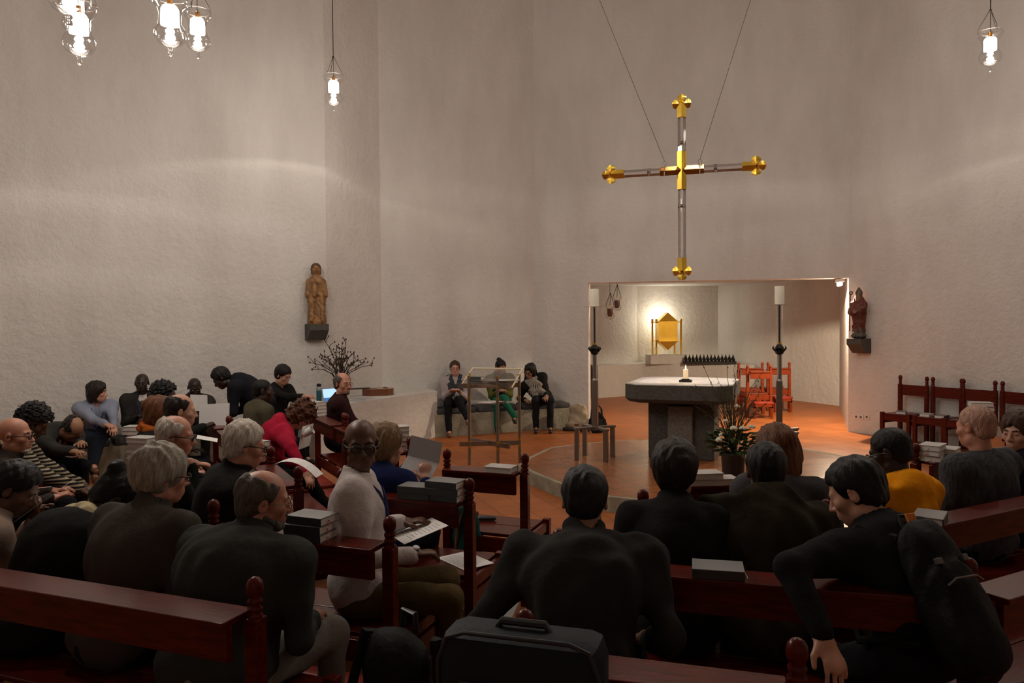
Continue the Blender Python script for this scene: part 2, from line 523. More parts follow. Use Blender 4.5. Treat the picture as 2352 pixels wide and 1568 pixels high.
LAMPS = [ # tip pixel, distance, label
    ((183, 150), 5.75, 'lowest glass bell lamp of the overlapping lit cluster by the left wall'),
    ((176, 98), 6.8, 'middle glass bell lamp of the overlapping cluster, behind the lowest one'),
    ((160, 62), 4.5, 'topmost and nearest glass bell lamp of the overlapping cluster, cut by the picture edge'),
    ((392, 130), 5.8, 'larger glass bell lamp of the close pair, rim almost at the picture edge'),
    ((455, 135), 7.3, 'smaller glass bell lamp of the close pair, half behind the larger one'),
    ((767, 255), 9.77, 'single glass bell lamp on a long cord before the wall corner above the carved statue'),
    ((2274, 165), 8.6, 'single lit glass bell lamp hanging by the right wall above the row of chairs'),
]
lamp0 = make_lamp()
lamp_objs = []
def cord(t, z):
    MB().tube([(0, 0, .24), (0, 0, CEIL - z)], .006, 6).build('cord', M_CORD, t, smooth=True)
for i, (px, d, lb) in enumerate(LAMPS):
    p = D(px[0], px[1], d) + Vector((0, 0, .44))
    t = lamp0 if i == 0 else dup(lamp0, None, None, lb)
    t.location = p; t['label'] = lb; t['group'] = 'glass bell lamps'
    lamp_objs.append((t, p))
for t, p in lamp_objs:
    cord(t, p.z)
    lamp_light('lamp_light', (0, 0, -.262), LAMP_W, t)

# unseen bell lamps added further forward to brighten the nave and altar
for p, lb in (((1.3, 8.1, 6.15), 'added glass bell lamp high above the altar steps'), ((3.5, 7.6, 6.1), 'added glass bell lamp high above the right of the dais'), ((3.7, 4.6, 4.9), 'added glass bell lamp above the right hand benches'),
              ((.1, 5.2, 5.2), 'added glass bell lamp above the aisle')):
    t = dup(lamp0, p, None, lb, 'glass bell lamps')
    for c in list(t.children):
        if c.type == 'LIGHT' or c.name.startswith('cord'): bpy.data.objects.remove(c)
    cord(t, p[2])
    lamp_light('lamp_light', (0, 0, -.262), LAMP_W * (1.9 if p[2] > 6 else 1.1), t)
# ------------------------------------------------------------------ pews / chairs
FINIAL = [(.026, 0), (.027, .012), (.018, .02), (.026, .03), (.026, .038), (.017, .046), (.026, .056), (.026, .064), (.018, .072), (.027, .085), (.030, .104), (.027, .125), (.016, .138), (.003, .143)]
PEW_CACHE = {}
def pew(name, label, cat, loc, az, wid, group, kneel=True, wood=None, rail=True):
    """local frame: x along the back, +y where the sitter faces, origin below the middle of the back"""
    wm = wood or M_WOOD
    t = thing(name, label, cat, (loc[0], loc[1], 0), az, group)
    h = wid / 2
    for sx in (-1, 1):
        x = sx * h
        p = MB().box((x - .027, -.027, 0), (x + .027, .027, .865), bev=.004).build('rear_post', wm, t)
        MB().lathe(FINIAL, 16, Matrix.Translation((x, 0, .86))).build('finial', wm, p, smooth='all')
        MB().box((x - .026, .415, 0), (x + .026, .467, .468), bev=.004).build('front_leg', wm, t)
        MB().box((x - .015, .027, .385), (x + .015, .415, .445), bev=.004).box((x - .013, .027, .30), (x + .013, .415, .365), bev=.004).build('side_rail', wm, t)
    if rail:
        MB().box((-h + .028, -.125, .862), (h - .028, .028, .884), bev=.004).build('book_rail', wm, t)
        MB().box((-h + .028, -.105, .745), (h - .028, -.078, .862), bev=.003).build('back_board', wm, t)
    else:
        MB().box((-h + .027, -.014, .70), (h - .027, .014, .86), bev=.003).build('back_board', wm, t)
    MB().box((-h + .03, .02, .43), (h - .03, .235, .452), bev=.004).box((-h + .03, .24, .43), (h - .03, .455, .452), bev=.004).build('seat', wm, t)
    MB().box((-h + .026, .435, .345), (h - .026, .458, .428), bev=.003).build('seat_apron', wm, t)
    MB().box((-h + .026, -.012, .33), (h - .026, .012, .43), bev=.003).build('seat_apron', wm, t)
    if kneel:
        MB().box((-h + .05, -.29, .27), (h - .03, -.08, .318), bev=.012).build('kneeler_pad', M_PAD, t, smooth=True)
        k = MB()
        for sx in (-1, 1):
            x = sx * (h - .06)
            k.box((x - .02, -.275, .0), (x + .02, -.235, .27)).box((x - .018, -.275, .20), (x + .018, .0, .268))
        k.box((-h + .06, -.285, .225), (h - .06, -.265, .268))
        k.build('kneeler_frame', wm, t)
    return t

def row_between(p, q):
    """centre, width and azimuth of a back whose left and right ends (seen by its sitter) are p and q"""
    p = Vector(p[:2]); q = Vector(q[:2]); d = q - p
    az = -math.degrees(math.atan2(d.y, d.x))
    return (p + q) / 2, d.length, az

RAILS = {}
def add_pew(key, p, q, label, cat='bench', group='dark red benches with finials', **k):
    c, wdt, az = row_between(p, q)
    t = pew('pew' if wdt > .75 else 'church_chair', label, cat if wdt > .75 else 'chair', c, az, wdt, group, **k)
    RAILS[key] = (c, wdt, az)
    return t

def on_rail(key, px, py, z=.884, back=.05):
    """point on a book rail nearest to the point seen at a pixel"""
    c, wdt, az = RAILS[key]
    a = R(az)
    f = Vector((math.sin(a), math.cos(a))); r = Vector((math.cos(a), -math.sin(a)))
    s = (U(px, py, z).to_2d() - c).dot(r)
    s = max(-wdt / 2 + .12, min(wdt / 2 - .12, s))
    q = c + r * s - f * back
    return Vector((q.x, q.y, z)), az

aA = Vector((.36, .933)).normalized(); rA = Vector((aA.y, -aA.x))
def fin(px, py):
    return U(px, py, 1.0).to_2d()
e1 = fin(585, 1325); e2 = fin(895, 1186); e3 = fin(1078, 1098); e4 = fin(1205, 1041)
add_pew('r1', e1 - rA * 1.55, e1, 'long bench with pale edge highlight, nearest the camera, behind three men in dark coats')
add_pew('r2', e2 - rA * .98, e2, 'bench whose rail carries three grey hymnals, under the man in the striped shirt')
add_pew('r3', e3 - rA * .82, e3, 'bench with two grey book stacks on its rail and a paper on its seat')
add_pew('r4', e4 - rA * .56, e4, 'empty single chair by the step with one white book on its rail', group='dark red chairs with finials')
rL = Vector((.47, -.883)).normalized()
l1 = U(705, 1132, .884).to_2d() - rL * .22
add_pew('l1a', l1 - rL * .85, l1, 'angled bench with a curling white sheet on its rail', kneel=False)
add_pew('l1b', l1 - rL * 1.80, l1 - rL * .92, 'angled bench with three pale hymnals beside the bending woman in pink', kneel=False)
add_pew('l1c', l1 - rL * 2.85, l1 - rL * 1.92, 'angled bench hidden behind the woman in pink and the man in tan', kneel=False)
add_pew('l1d', l1 - rL * 3.95, l1 - rL * 2.92, 'angled bench with four hymnals beside the bending man in the dark suit', kneel=False)
l2 = U(729, 950, .884).to_2d()
add_pew('l2a', l2, l2 + rL * 1.05, 'angled bench under the man in burgundy with a book stack at its end')
add_pew('l2b', l2 + rL * 1.12, l2 + rL * 2.1, 'angled bench hidden behind the striped shirt man and the man in burgundy')
add_pew('l2c', l2 + rL * 2.17, l2 + rL * 2.85, 'angled bench by the ledge end with five hymnals stacked on its rail')
nL = Vector((.883, .47))
def L3p(t, n=.27): return nL * n + Vector((-.47, .883)) * t
add_pew('l3a', L3p(7.7), L3p(6.45), 'pale lit bench rail seen end on before the dark suited man')
add_pew('l3b', L3p(6.38), L3p(5.3), 'bench with a tall stack of hymnals behind the grey haired man')
for i, (a, b, lb) in enumerate([(9.3, 8.2, 'rear bench by the wall bench under the woman in blue'), (8.1, 7.05, 'bench under the man bending down in the grey jacket'), (6.95, 5.85, 'bench under the woman in the black and cream striped jumper'), (5.75, 4.6, 'bench under the bald man in black glasses')]):
    add_pew('l4' + 'abcd'[i], L3p(a, -.75), L3p(b, -.75), lb)
f1a = fin(1206, 1400); f1b = fin(1831, 1466)
add_pew('q1', f1a, f1b, 'bench in front of the dark suitcase, under the man in the black coat')
dq = (f1b - f1a).normalized()
q2 = U(1650, 1318, .884).to_2d() + Vector((0, .05))
add_pew('q2', q2 - dq * .62, q2 + dq * .75, 'bench with one silver grey hymnal behind the two dark jackets')
q3 = fin(1477, 1124)
add_pew('q3', q3, q3 + dq * .86, 'bench under the woman with long auburn hair')
q4a = U(1540, 1108, .884).to_2d(); q4b = U(1962, 1098, .884).to_2d()
add_pew('q4', q4a, q4b, 'front bench before the altar with pale books on its rail')
s1 = U(1998, 1215, .884).to_2d(); sd = (U(2352, 1142, .884).to_2d() - s1).normalized()
add_pew('s1', s1, s1 + sd * 1.75, 'slanting bench with one grey book behind the yellow hoodie')
s0 = fin(2225, 1281)
add_pew('s0', s0, s0 + sd * 1.5, 'slanting empty bench beside the man with the backpack')
s2 = fin(2103, 1018)
add_pew('s2', s2, s2 + sd * 1.3, 'slanting bench with pale book stacks in front of the bald man')
s3 = fin(2249, 931)
s3b = U(2345, 1010, .884).to_2d()
add_pew('s3', s3, s3b, 'bench turned sideways with a tall book stack near the wall chairs')
# chairs against the right wall
wchair = [((2070, 872), (2127, 878)), ((2145, 877), (2207, 882)), ((2213, 883), (2286, 889)), ((2303, 888), (2384, 895))]
wlab = ['wall chair nearest the chapel opening with a grey book on its seat', 'second wall chair from the chapel opening, a white and a grey book on its seat',
        'third wall chair from the chapel opening, behind the bald man', 'fourth wall chair, half cut off by the picture edge']
wn = Vector((-.866, -.5)); wt = Vector((.5, -.866))
c_in = C_ + wn * .13
for i, ((a, b), lb) in enumerate(zip(wchair, wlab)):
    # ray of each finial pair met with the wall line
    cs = []
    for px, py in (a, b):
        d = D(px, py, 1.0).to_2d()
        s = (c_in.x * d.y - c_in.y * d.x) / (d.x * wt.y - d.y * wt.x) if False else None
        # solve k*d = c_in + s*wt
        det = d.x * (-wt.y) - d.y * (-wt.x)
        kk = (c_in.x * (-wt.y) - c_in.y * (-wt.x)) / det
        cs.append(d * kk)
    c, wdt, az = row_between(cs[1], cs[0])
    ts = pew('wall_chair', lb, 'chair', c, az, max(.42, wdt), 'mahogany chairs along the wall', kneel=False, rail=False)
    RAILS['w%d' % i] = (c, wdt, az)

# red chairs in the chapel, seen from behind
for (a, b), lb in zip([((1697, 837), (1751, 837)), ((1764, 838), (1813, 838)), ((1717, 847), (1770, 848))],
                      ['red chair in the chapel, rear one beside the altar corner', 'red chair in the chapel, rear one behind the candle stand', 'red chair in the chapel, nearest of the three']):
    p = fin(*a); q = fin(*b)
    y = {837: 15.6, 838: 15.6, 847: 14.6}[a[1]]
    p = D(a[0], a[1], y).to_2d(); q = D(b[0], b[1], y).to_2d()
    pew('chapel_chair', lb, 'chair', (p + q) / 2, -math.degrees(math.atan2((q - p).y, (q - p).x)), (q - p).length, 'red chairs in the chapel', wood=M_WOOD_LIT)

# ------------------------------------------------------------------ books
def make_book(cov, ribbon=None, sx=.19, sy=.13, h=.036):
    """closed book lying flat; spine on the -y side; base at z = 0"""
    t = thing('hymnal', '', 'book')
    c = MB().box((-sx / 2, -sy / 2, 0), (sx / 2, sy / 2, .003)).box((-sx / 2, -sy / 2, h - .003), (sx / 2, sy / 2, h))
    c.build('cover', cov, t)
    MB().box((-sx / 2 - .0005, -sy / 2 - .003, -.0003), (sx / 2 + .0005, -sy / 2 + .003, h + .0003), bev=.002).build('spine', M_SPINE if cov == M_COVER else cov, t)
    MB().box((-sx / 2 + .004, -sy / 2 + .004, .003), (sx / 2 - .004, sy / 2 - .004, h - .003)).build('page_block', M_PAGES, t)
    if ribbon:
        MB().box((sx / 2 - .006, -.01, h * .4), (sx / 2 + .004, -.004, h * .45)).tube([(sx / 2 + .003, -.007, h * .43), (sx / 2 + .012, -.02, h * .1), (sx / 2 + .010, -.03, -.0)], .0022, 5).build('ribbon_marker', ribbon, t)
    return t
BK = {'dark': make_book(M_COVER, M_RIBR), 'darkw': make_book(M_COVER, M_RIBW), 'pale': make_book(M_COVERL, M_RIBW)}
BK_USED = set()
rb = random.Random(4)
NTH = ['bottom', 'second from bottom', 'third from bottom', 'fourth from bottom', 'fifth from bottom']
def place_book(kind, p, az, label, group):
    t = BK[kind] if kind not in BK_USED else dup(BK[kind])
    BK_USED.add(kind)
    t.location = p; t.rotation_euler = (0, 0, -R(az)); t['label'] = label; t['group'] = group
    return t
def stack(key, px, py, kinds, turn, where, group='hymnals', z=.884, back=.05):
    p, az = on_rail(key, px, py, z, back)
    n = len(kinds)
    for i, k in enumerate(kinds):
        if n == 1:
            pre = {'dark': 'single grey hymnal lying ', 'darkw': 'single grey hymnal with white ribbon ', 'pale': 'single pale hymnal lying '}[k]
        else:
            pre = ('top' if i == n - 1 else NTH[i]) + ' hymnal '
        place_book(k, (p.x + rb.uniform(-.006, .006), p.y + rb.uniform(-.006, .006), p.z + i * .0365), az + turn + rb.uniform(-4, 4), pre + where, group)
stack('r2', 712, 1236, ['dark', 'dark', 'dark'], 0, 'of three behind the striped shirt man')
stack('r3', 953, 1146, ['darkw', 'darkw'], 0, 'of the two stacked behind the woman in blue')
stack('r3', 1025, 1150, ['dark', 'dark', 'dark'], 0, 'of the three beside the finial, behind the woman in blue')
stack('r4', 1152, 1080, ['pale'], 180, 'on the chair rail by the step')
stack('l1b', 622, 1042, ['pale', 'pale', 'pale'], 150, 'of three beside the woman in pink')
stack('l2a', 733, 950, ['pale'] * 4, 150, 'of four behind the man in burgundy')
stack('l2c', 914, 1032, ['pale'] * 5, 100, 'of five near the plastered ledge end')
stack('q4', 1652, 1108, ['pale'], 180, 'on the front bench before the altar')
stack('q4', 1614, 1108, ['pale', 'pale'], 180, 'of two on the front bench before the altar')
stack('q2', 1650, 1326, ['darkw'], 0, 'on the bench behind the two dark jackets')
stack('s1', 2108, 1190, ['dark'], -30, 'on the slanting bench behind the yellow hoodie')
stack('s2', 2133, 1062, ['pale', 'dark', 'pale'], 160, 'of three in front of the bald man')
stack('s2', 2172, 1050, ['pale', 'pale'], 160, 'of two in front of the bald man')
stack('s3', 2276, 968, ['pale'] * 5, 90, 'of five by the wall chairs')
stack('l3b', 328, 1062, ['pale'] * 5, 140, 'of five behind the grey haired man')
stack('l3a', 316, 968, ['pale', 'pale'], 120, 'of two before the dark suited man')
stack('l1d', 543, 966, ['pale', 'pale', 'pale', 'dark'], 100, 'of four beside the bending man in the dark suit')
def seat_stack(key, s, kinds, where, f_=.28, turn=0):
    c, wdt, az = RAILS[key]; a = R(az)
    f = Vector((math.sin(a), math.cos(a))); r = Vector((math.cos(a), -math.sin(a)))
    q = c + f * f_ + r * s
    for i, k in enumerate(kinds):
        pre = ('single ' + ('grey' if k[0] == 'd' else 'pale') + ' hymnal ') if len(kinds) == 1 else ('top' if i else 'bottom') + ' hymnal of the pair '
        place_book(k, (q.x, q.y, .453 + i * .0365), az + turn, pre + where, 'hymnals')
seat_stack('w0', .0, ['dark'], 'on the seat of the first wall chair', .3, 60)
seat_stack('w1', .12, ['pale'], 'on the seat of the second wall chair', .3, 80)
seat_stack('w1', -.1, ['dark'], 'on the seat of the second wall chair', .3, 80)
seat_stack('l4b', .3, ['pale', 'pale'], 'on the bench seat by the bending man in grey', .33, 90)

# ------------------------------------------------------------------ altar group
az_al = 21.0
al = D(1552, 1000, 9.0).to_2d() + aA * .68
alt = thing('stone_altar', 'dark basalt block altar with top coloured as lit on the round dais', 'altar', (al.x, al.y, .152), az_al)
hw, hd, cc = .64, .68, .16
oct_ = [(-hw + cc, -hd), (hw - cc, -hd), (hw, -hd + cc), (hw, hd - cc), (hw - cc, hd), (-hw + cc, hd), (-hw, hd - cc), (-hw, -hd + cc)]
sh_ = [(x * .93, y * .93) for x, y in oct_]
ms = MB()
vs = [(x, y, .72) for x, y in sh_] + [(x, y, .765) for x, y in oct_] + [(x, y, .935) for x, y in oct_]
fs = [list(range(8))[::-1], [16 + i for i in range(8)]]
for k in (0, 8):
    for i in range(8):
        fs.append([k + i, k + (i + 1) % 8, k + 8 + (i + 1) % 8, k + 8 + i])
ms.add(vs, fs)
ms.build('altar_slab', M_STONE, alt)
MB().prism([(x * .985, y * .985) for x, y in oct_], .936, .946).build('lit_stone_top', M_STONETOP, alt)['label'] = 'stone table top, overhead light in its colour'
MB().box((-.40, -.30, 0), (.40, .30, .722), bev=.012).build('pedestal', M_STONE, alt)
MB().box((-.15, -.36, 0), (.15, .36, .66), bev=.012).build('pedestal_rib', mat('basalt_lit', (.17, .155, .13), .85, bump=(60, .6, .01), var=.3, vscale=45), alt)['label'] = 'vertical stone rib, lit look in its colour'  # rib of the same stone, coloured lighter to look lit

M_FLAME = mat('flame', (1, .7, .3), .5, emit=((1.0, .62, .22), 14))
def candle_mb(r, h): return MB().lathe([(r, 0), (r, h - .006), (r * .93, h), (r * .3, h - .004), (.003, h - .008)], 24)
cp = U(1575, 877, 1.099)
ch = tag(MB().box((-.075, -.055, 0), (.075, .055, .028), bev=.006).lathe([(.045, .028), (.05, .036), (.04, .04)], 20).build('candle_holder', M_IRON, loc=cp, rotz=-R(21)), 'low black holder under the lit candle on the altar', 'candle holder')
cn = thing('altar_candle', 'lit white candle standing on the altar', 'candle', cp + Vector((0, 0, .041)))
candle_mb(.031, .115).build('wax_body', mat('lit_wax', (.85, .78, .6), .5, emit=((1, .6, .25), .35)), cn, smooth=True)
MB().lathe([(.001, .112), (.007, .122), (.0085, .133), (.005, .15), (.0008, .17)], 12).build('flame', M_FLAME, cn, smooth='all')
MB().tube([(0, 0, .107), (0, 0, .124)], .0015, 6).build('wick', M_BLACK, cn)
cl = bpy.data.lights.new('candle_light', 'POINT'); cl.energy = .9; cl.color = (1, .6, .28); cl.shadow_soft_size = .012
clo = bpy.data.objects.new('candle_light', cl); COL.objects.link(clo); clo.parent = cn; clo.location = (0, 0, .185)

def candlestick(p, az, lb, lc):
    t = thing('candle_stand', lb, 'candlestick', (p.x, p.y, .152), az, 'floor candle stands')
    for (x, y) in ((-.18, -.18), (.18, -.18), (.18, .18), (-.18, .18)):
        MB().box((x - .028, y - .028, 0), (x + .028, y + .028, .40), bev=.003).build('base_leg', M_STEEL, t)
    a = MB()
    for s in (45, -45):
        a.box((-.285, -.03, .375), (.285, .03, .402), Matrix.Rotation(R(s), 4, 'Z'), bev=.003)
    a.build('base_cross', M_STEEL, t)
    MB().box((-.036, -.036, .36), (.036, .036, .98), bev=.003).lathe([(.034, .98), (.026, 1.0), (.026, 1.30)], 12).build('lower_pole', M_STEEL, t)
    k = MB().lathe([(.022, 1.29), (.045, 1.305), (.05, 1.33), (.036, 1.345), (.055, 1.37), (.03, 1.41), (.022, 1.42)], 16)
    for i in range(6):
        q = i * math.pi / 3
        k.tube([(.04 * math.cos(q), .04 * math.sin(q), 1.33), (.075 * math.cos(q), .075 * math.sin(q), 1.37), (.066 * math.cos(q), .066 * math.sin(q), 1.395)], [.014, .012, .006], 6)
    k.build('ornament_knot', M_IRON, t, smooth=True)
    MB().lathe([(.024, 1.28), (.024, 1.295)], 16).lathe([(.024, 1.415), (.024, 1.44)], 16).build('collar', M_BRASS, t, smooth=True)
    MB().lathe([(.034, 1.44), (.034, 1.88)], 16, cap=False).build('acrylic_sleeve', M_ACRYL, t, smooth=True)
    MB().tube([(0, 0, 1.42), (0, 0, 1.88)], .011, 10).build('upper_rod', M_IRON, t, smooth=True)
    MB().lathe([(.03, 1.878), (.125, 1.884), (.128, 1.892), (.03, 1.89)], 32).build('drip_plate', M_ACRYL, t, smooth=True)
    o = candle_mb(.056, .215).build('pillar_candle', M_WAX, smooth=True, loc=(p.x, p.y, .152 + 1.894))
    tag(o, lc, 'candle', 'unlit pillar candles')
    return t
candlestick(D(1367, 1050, 9.45), 21, 'tall metal candle stand beside the opening, its legs in front of the black bag', 'thick unlit candle before the bright chapel jamb')
candlestick(D(1790, 1050, 9.1), 21, 'tall metal candle stand between the altar and the red chairs', 'thick unlit candle before the chapel wall, by the red chairs')

# acrylic lectern
lp = U(1063, 1066, 0).to_2d(); lq = U(1097, 1072, 0).to_2d(); lr = U(1161, 1068, 0).to_2d(); ls = U(1194, 1048, 0).to_2d()
lc_ = U(1128, 1062, 0).to_2d()
t = thing('lectern', 'clear acrylic lectern on four steel posts before the stone bench', 'lectern', (lc_.x, lc_.y, 0), 21)
for (x, y) in ((-.36, .12), (-.20, -.25), (.20, -.25), (.36, .12)):
    MB().tube([(x, y, 0), (x, y, 1.15)], .02, 12).build('steel_post', M_STEEL, t, smooth=True)
    k = MB()
    for z in (.22, .30, .86, 1.02, 1.14): k.tube([(x, y, z), (x, y, z + .03)], .023, 12)
    k.build('post_ring', M_BRASS, t, smooth=True)
fr = MB()
for z in (.24, 1.02):
    fr.box((-.40, -.012, z), (.40, .012, z + .06), Matrix.Translation((0, -.06, 0)) @ Matrix.Rotation(R(27), 4, 'Z') @ Matrix.Scale(.98, 4)).box((-.40, -.012, z), (.40, .012, z + .06), Matrix.Translation((0, -.06, 0)) @ Matrix.Rotation(R(-27), 4, 'Z'))
fr.build('steel_cross_frame', M_STEEL, t)
MB().prism([(-.38, .14), (-.2, -.27), (.2, -.27), (.38, .14)], .80, .812).build('lower_shelf', M_ACRYL, t)
rm = Matrix.Translation((0, .02, 1.1)) @ Matrix.Rotation(R(28), 4, 'X')
MB().box((-.36, -.2, 0), (.36, .27, .012), rm).box((-.36, -.215, 0), (.36, -.2, .05), rm).build('reading_panel', M_ACRYL, t)
MB().box((-.34, -.2, 1.09), (.34, .15, 1.1)).build('upper_shelf', M_ACRYL, t)
MB().box((-.37, .255, .0), (.37, .275, .015), rm).box((.355, -.2, 0), (.372, .27, .016), rm).box((-.372, -.2, 0), (-.355, .27, .016), rm).build('panel_edge', mat('acrylic_edge', (.75, .66, .48), .4), t)
lm = t.matrix_basis
def sheet(name, label, p, az, pitch=0, roll=0, sx=.21, sy=.297, curl=0.0, m=None, cat='paper', fold=None, group=None):
    """a sheet of paper with real thickness; sx across, sy along local y"""
    mb = MB(); n = 10
    vs = []; fs = []
    for k in (0, 1):
        for i in range(n + 1):
            u = -.5 + i / n
            z = curl * (1 - (2 * u) ** 2) + (abs(u) * fold if fold else 0) + k * .0012
            for v in (-.5, .5):
                vs.append((v * sx, u * sy, z))
    m2 = 2 * (n + 1)
    for k in (0, 1):
        for i in range(n):
            a = k * m2 + 2 * i
            fs.append([a, a + 1, a + 3, a + 2])
    for i in range(n):
        for e in (0, 1):
            a = 2 * i + e
            fs.append([a, a + 2, a + 2 + m2, a + m2])
    fs.append([0, 1, 1 + m2, m2]); fs.append([2 * n, 2 * n + 1, 2 * n + 1 + m2, 2 * n + m2])
    mb.add(vs, fs)
    o = mb.build(name, m or M_PAPER)
    o.rotation_mode = 'XYZ'
    o.matrix_world = Matrix.Translation(p) @ Matrix.Rotation(-R(az), 4, 'Z') @ Matrix.Rotation(R(pitch), 4, 'X') @ Matrix.Rotation(R(roll), 4, 'Y')
    return tag(o, label, cat, group)
lz = lambda x, y, z: Vector((lc_.x, lc_.y, 0)) + Matrix.Rotation(-R(21), 3, 'Z') @ Vector((x, y, z))
sheet('paper_sheet', 'white sheet lying on the lower shelf of the lectern', lz(.02, -.05, .8125), 40)
sheet('paper_sheet', 'loose white sheet on the lectern top shelf, overhanging the steel post', lz(.24, .02, 1.101), 80)
b_ = make_book(M_COVER); b_.name = 'lectern_book'; b_.location = lz(-.2, .02, 1.1005); b_.rotation_euler = (0, 0, -.5); tag(b_, 'dark book lying on the lectern upper shelf near the man in the vest', 'book')

# flowers
fp = U(1684, 1092, .152); fp = D(1684, 1080, 7.75); fp.z = .152
t = thing('flower_arrangement', 'vase of white roses and budding twigs in front of the altar', 'flowers', fp)
MB().lathe([(.085, 0), (.10, .02), (.12, .34), (.125, .36), (.115, .36), (.10, .33)], 24).build('black_vase', M_BLACK, t, smooth=True)
M_LEAF = mat('leaf_green', (.035, .075, .018), .55, var=.4)
M_STEM = mat('twig', (.06, .055, .02), .8, var=.3)
M_PETAL = mat('white_petal', (.72, .68, .55), .6)
rf = random.Random(11)
lv = MB()
for i in range(150):
    a = rf.uniform(0, 2 * math.pi); r = rf.uniform(.02, .2); z = .36 + rf.uniform(-.04, .26) * (1 - r * 2)
    c = Vector((math.cos(a) * r, math.sin(a) * r, z)); dirv = Vector((math.cos(a), math.sin(a), rf.uniform(-.3, .9))).normalized()
    L = rf.uniform(.07, .15); sd_ = dirv.cross(Vector((0, 0, 1))).normalized() * L * .25; nn = Vector((0, 0, .012))
    lv.add([c, c + dirv * L * .5 + sd_ + nn, c + dirv * L - nn, c + dirv * L * .5 - sd_ + nn, c + dirv * L * .5 - nn], [[0, 1, 4], [1, 2, 4], [2, 3, 4], [3, 0, 4]])
lv.build('foliage', M_LEAF, t)
tw = MB()
for i in range(46):
    a = rf.uniform(0, 2 * math.pi); s = rf.uniform(.1, .42); h = rf.uniform(.45, .75) if i > 6 else rf.uniform(.8, 1.15)
    p0 = Vector((0, 0, .34)); p1 = Vector((math.cos(a) * s * .35, math.sin(a) * s * .35, .36 + h * .5)); p2 = Vector((math.cos(a) * s, math.sin(a) * s, .36 + h * .95))
    tw.tube([p0, p1, p1.lerp(p2, .5) + Vector((rf.uniform(-.03, .03), 0, .02)), p2], [.0045, .0035, .003, .0015], 5)
    for b in range(5):
        q = p1.lerp(p2, rf.random()); tw.ball(q, (.005, .005, .009), 5)
tw.build('budding_twigs', M_STEM, t)
for i, (dx, dy, z, r) in enumerate([(-.17, -.12, .50, .05), (-.15, -.1, .55, .03), (-.04, -.15, .62, .045), (.05, -.15, .62, .042), (.15, -.12, .63, .04), (.02, -.05, .83, .038), (-.08, -.06, .68, .034), (-.11, -.1, .69, .03)]):
    m = MB()
    for k in range(14):
        a = k * 2.4; rr = r * (.25 + .75 * k / 14)
        m.ball((dx + math.cos(a) * rr * .6, dy + math.sin(a) * rr * .6, z + r * .5 - rr * .5), (r * .42, r * .42, r * .36), 7)
    m.build('white_rose', M_PETAL, t, smooth='all')

# ------------------------------------------------------------------ hanging cross
cc_ = D(1566, 391, 9.3)
t = thing('hanging_cross', 'large gold and crystal cross hanging on two wires above the altar', 'cross', cc_, 16)
def bar4(mb, p, q, r):  # square bar standing on its edge (ridge to the front)
    p = Vector(p); q = Vector(q); ax = (q - p).normalized(); f = Vector((0, -1, 0)); s = ax.cross(f)
    vs = []
    for c in (p, q):
        for a, b in ((1, 0), (0, 1), (-1, 0), (0, -1)):
            vs.append(c + f * r * .8 * a + s * r * b)
    mb.add(vs, [[0, 1, 5, 4], [1, 2, 6, 5], [2, 3, 7, 6], [3, 0, 4, 7], [3, 2, 1, 0], [4, 5, 6, 7]])
def petal(mb, c, d, L, wd):
    """folded rounded lobe with a ridge along its length"""
    c = Vector(c); d = Vector(d).normalized(); f = Vector((0, -1, 0)); s = d.cross(f)
    for sg in (1, -1):
        out = [c]
        n = 8
        for i in range(n + 1):
            u = i / n
            wv = wd * math.sin(min(1, u * 1.25) * math.pi / 2) if u < .62 else wd * math.sqrt(max(0, 1 - ((u - .62) / .38) ** 2))
            out.append(c + d * L * u + s * sg * wv)
        rid = [c + f * .012] + [c + d * L * (i / n) + f * .030 for i in range(n + 1)]
        bk_ = [c - f * .006] + [c + d * L * (i / n) - f * .006 for i in range(n + 1)]
        k = len(out)
        vs = out + rid + bk_
        fs = []
        for i in range(k - 1):
            fs.append([i, i + 1, k + i + 1, k + i]); fs.append([i, 2 * k + i, 2 * k + i + 1, i + 1]); 
        mb.add(vs, fs)
U_ = 1.13  # half height of the upright
ends = [((0, 0, .80), (0, 0, 1)), ((0, 0, -1.22), (0, 0, -1)), ((-.86, 0, 0), (-1, 0, 0)), ((.86, 0, 0), (1, 0, 0))]
for c, d in ends:
    m = MB(); d = Vector(d); c = Vector(c); s = d.cross(Vector((0, 1, 0)))
    for dd in (d, s, -s):
        petal(m, c, dd, .115, .058)
    bar4(m, c - d * .0, c - d * .16, .055)
    m.build('gold_quatrefoil_end', M_GOLD, t)
m = MB()
bar4(m, (0, 0, .23), (0, 0, 0), .055); bar4(m, (0, 0, -.23), (0, 0, 0), .055)
m.build('gold_centre_upright', M_GOLD, t)
m = MB()
bar4(m, (-.26, 0, 0), (-.02, 0, 0), .054); bar4(m, (.26, 0, 0), (.02, 0, 0), .054)
m.build('bronze_centre_arm', M_BRONZE, t)['label'] = 'dark bronze middle section'
for a, b in (((0, 0, .23), (0, 0, .65)), ((0, 0, -.23), (0, 0, -1.07)), ((-.26, 0, 0), (-.71, 0, 0)), ((.26, 0, 0), (.71, 0, 0))):
    m = MB(); bar4(m, a, b, .048)
    g = m.build('crystal_bar', M_CRYST, t)
    a = Vector(a); b = Vector(b); k = MB()
    f = .24 if abs(b.z) > .1 else .3
    q = a.lerp(b, f)
    k.ball(q, .022, 8)
    k.build('crystal_core', mat('facet_metal', (.62, .6, .56), .15, 1.0), g)
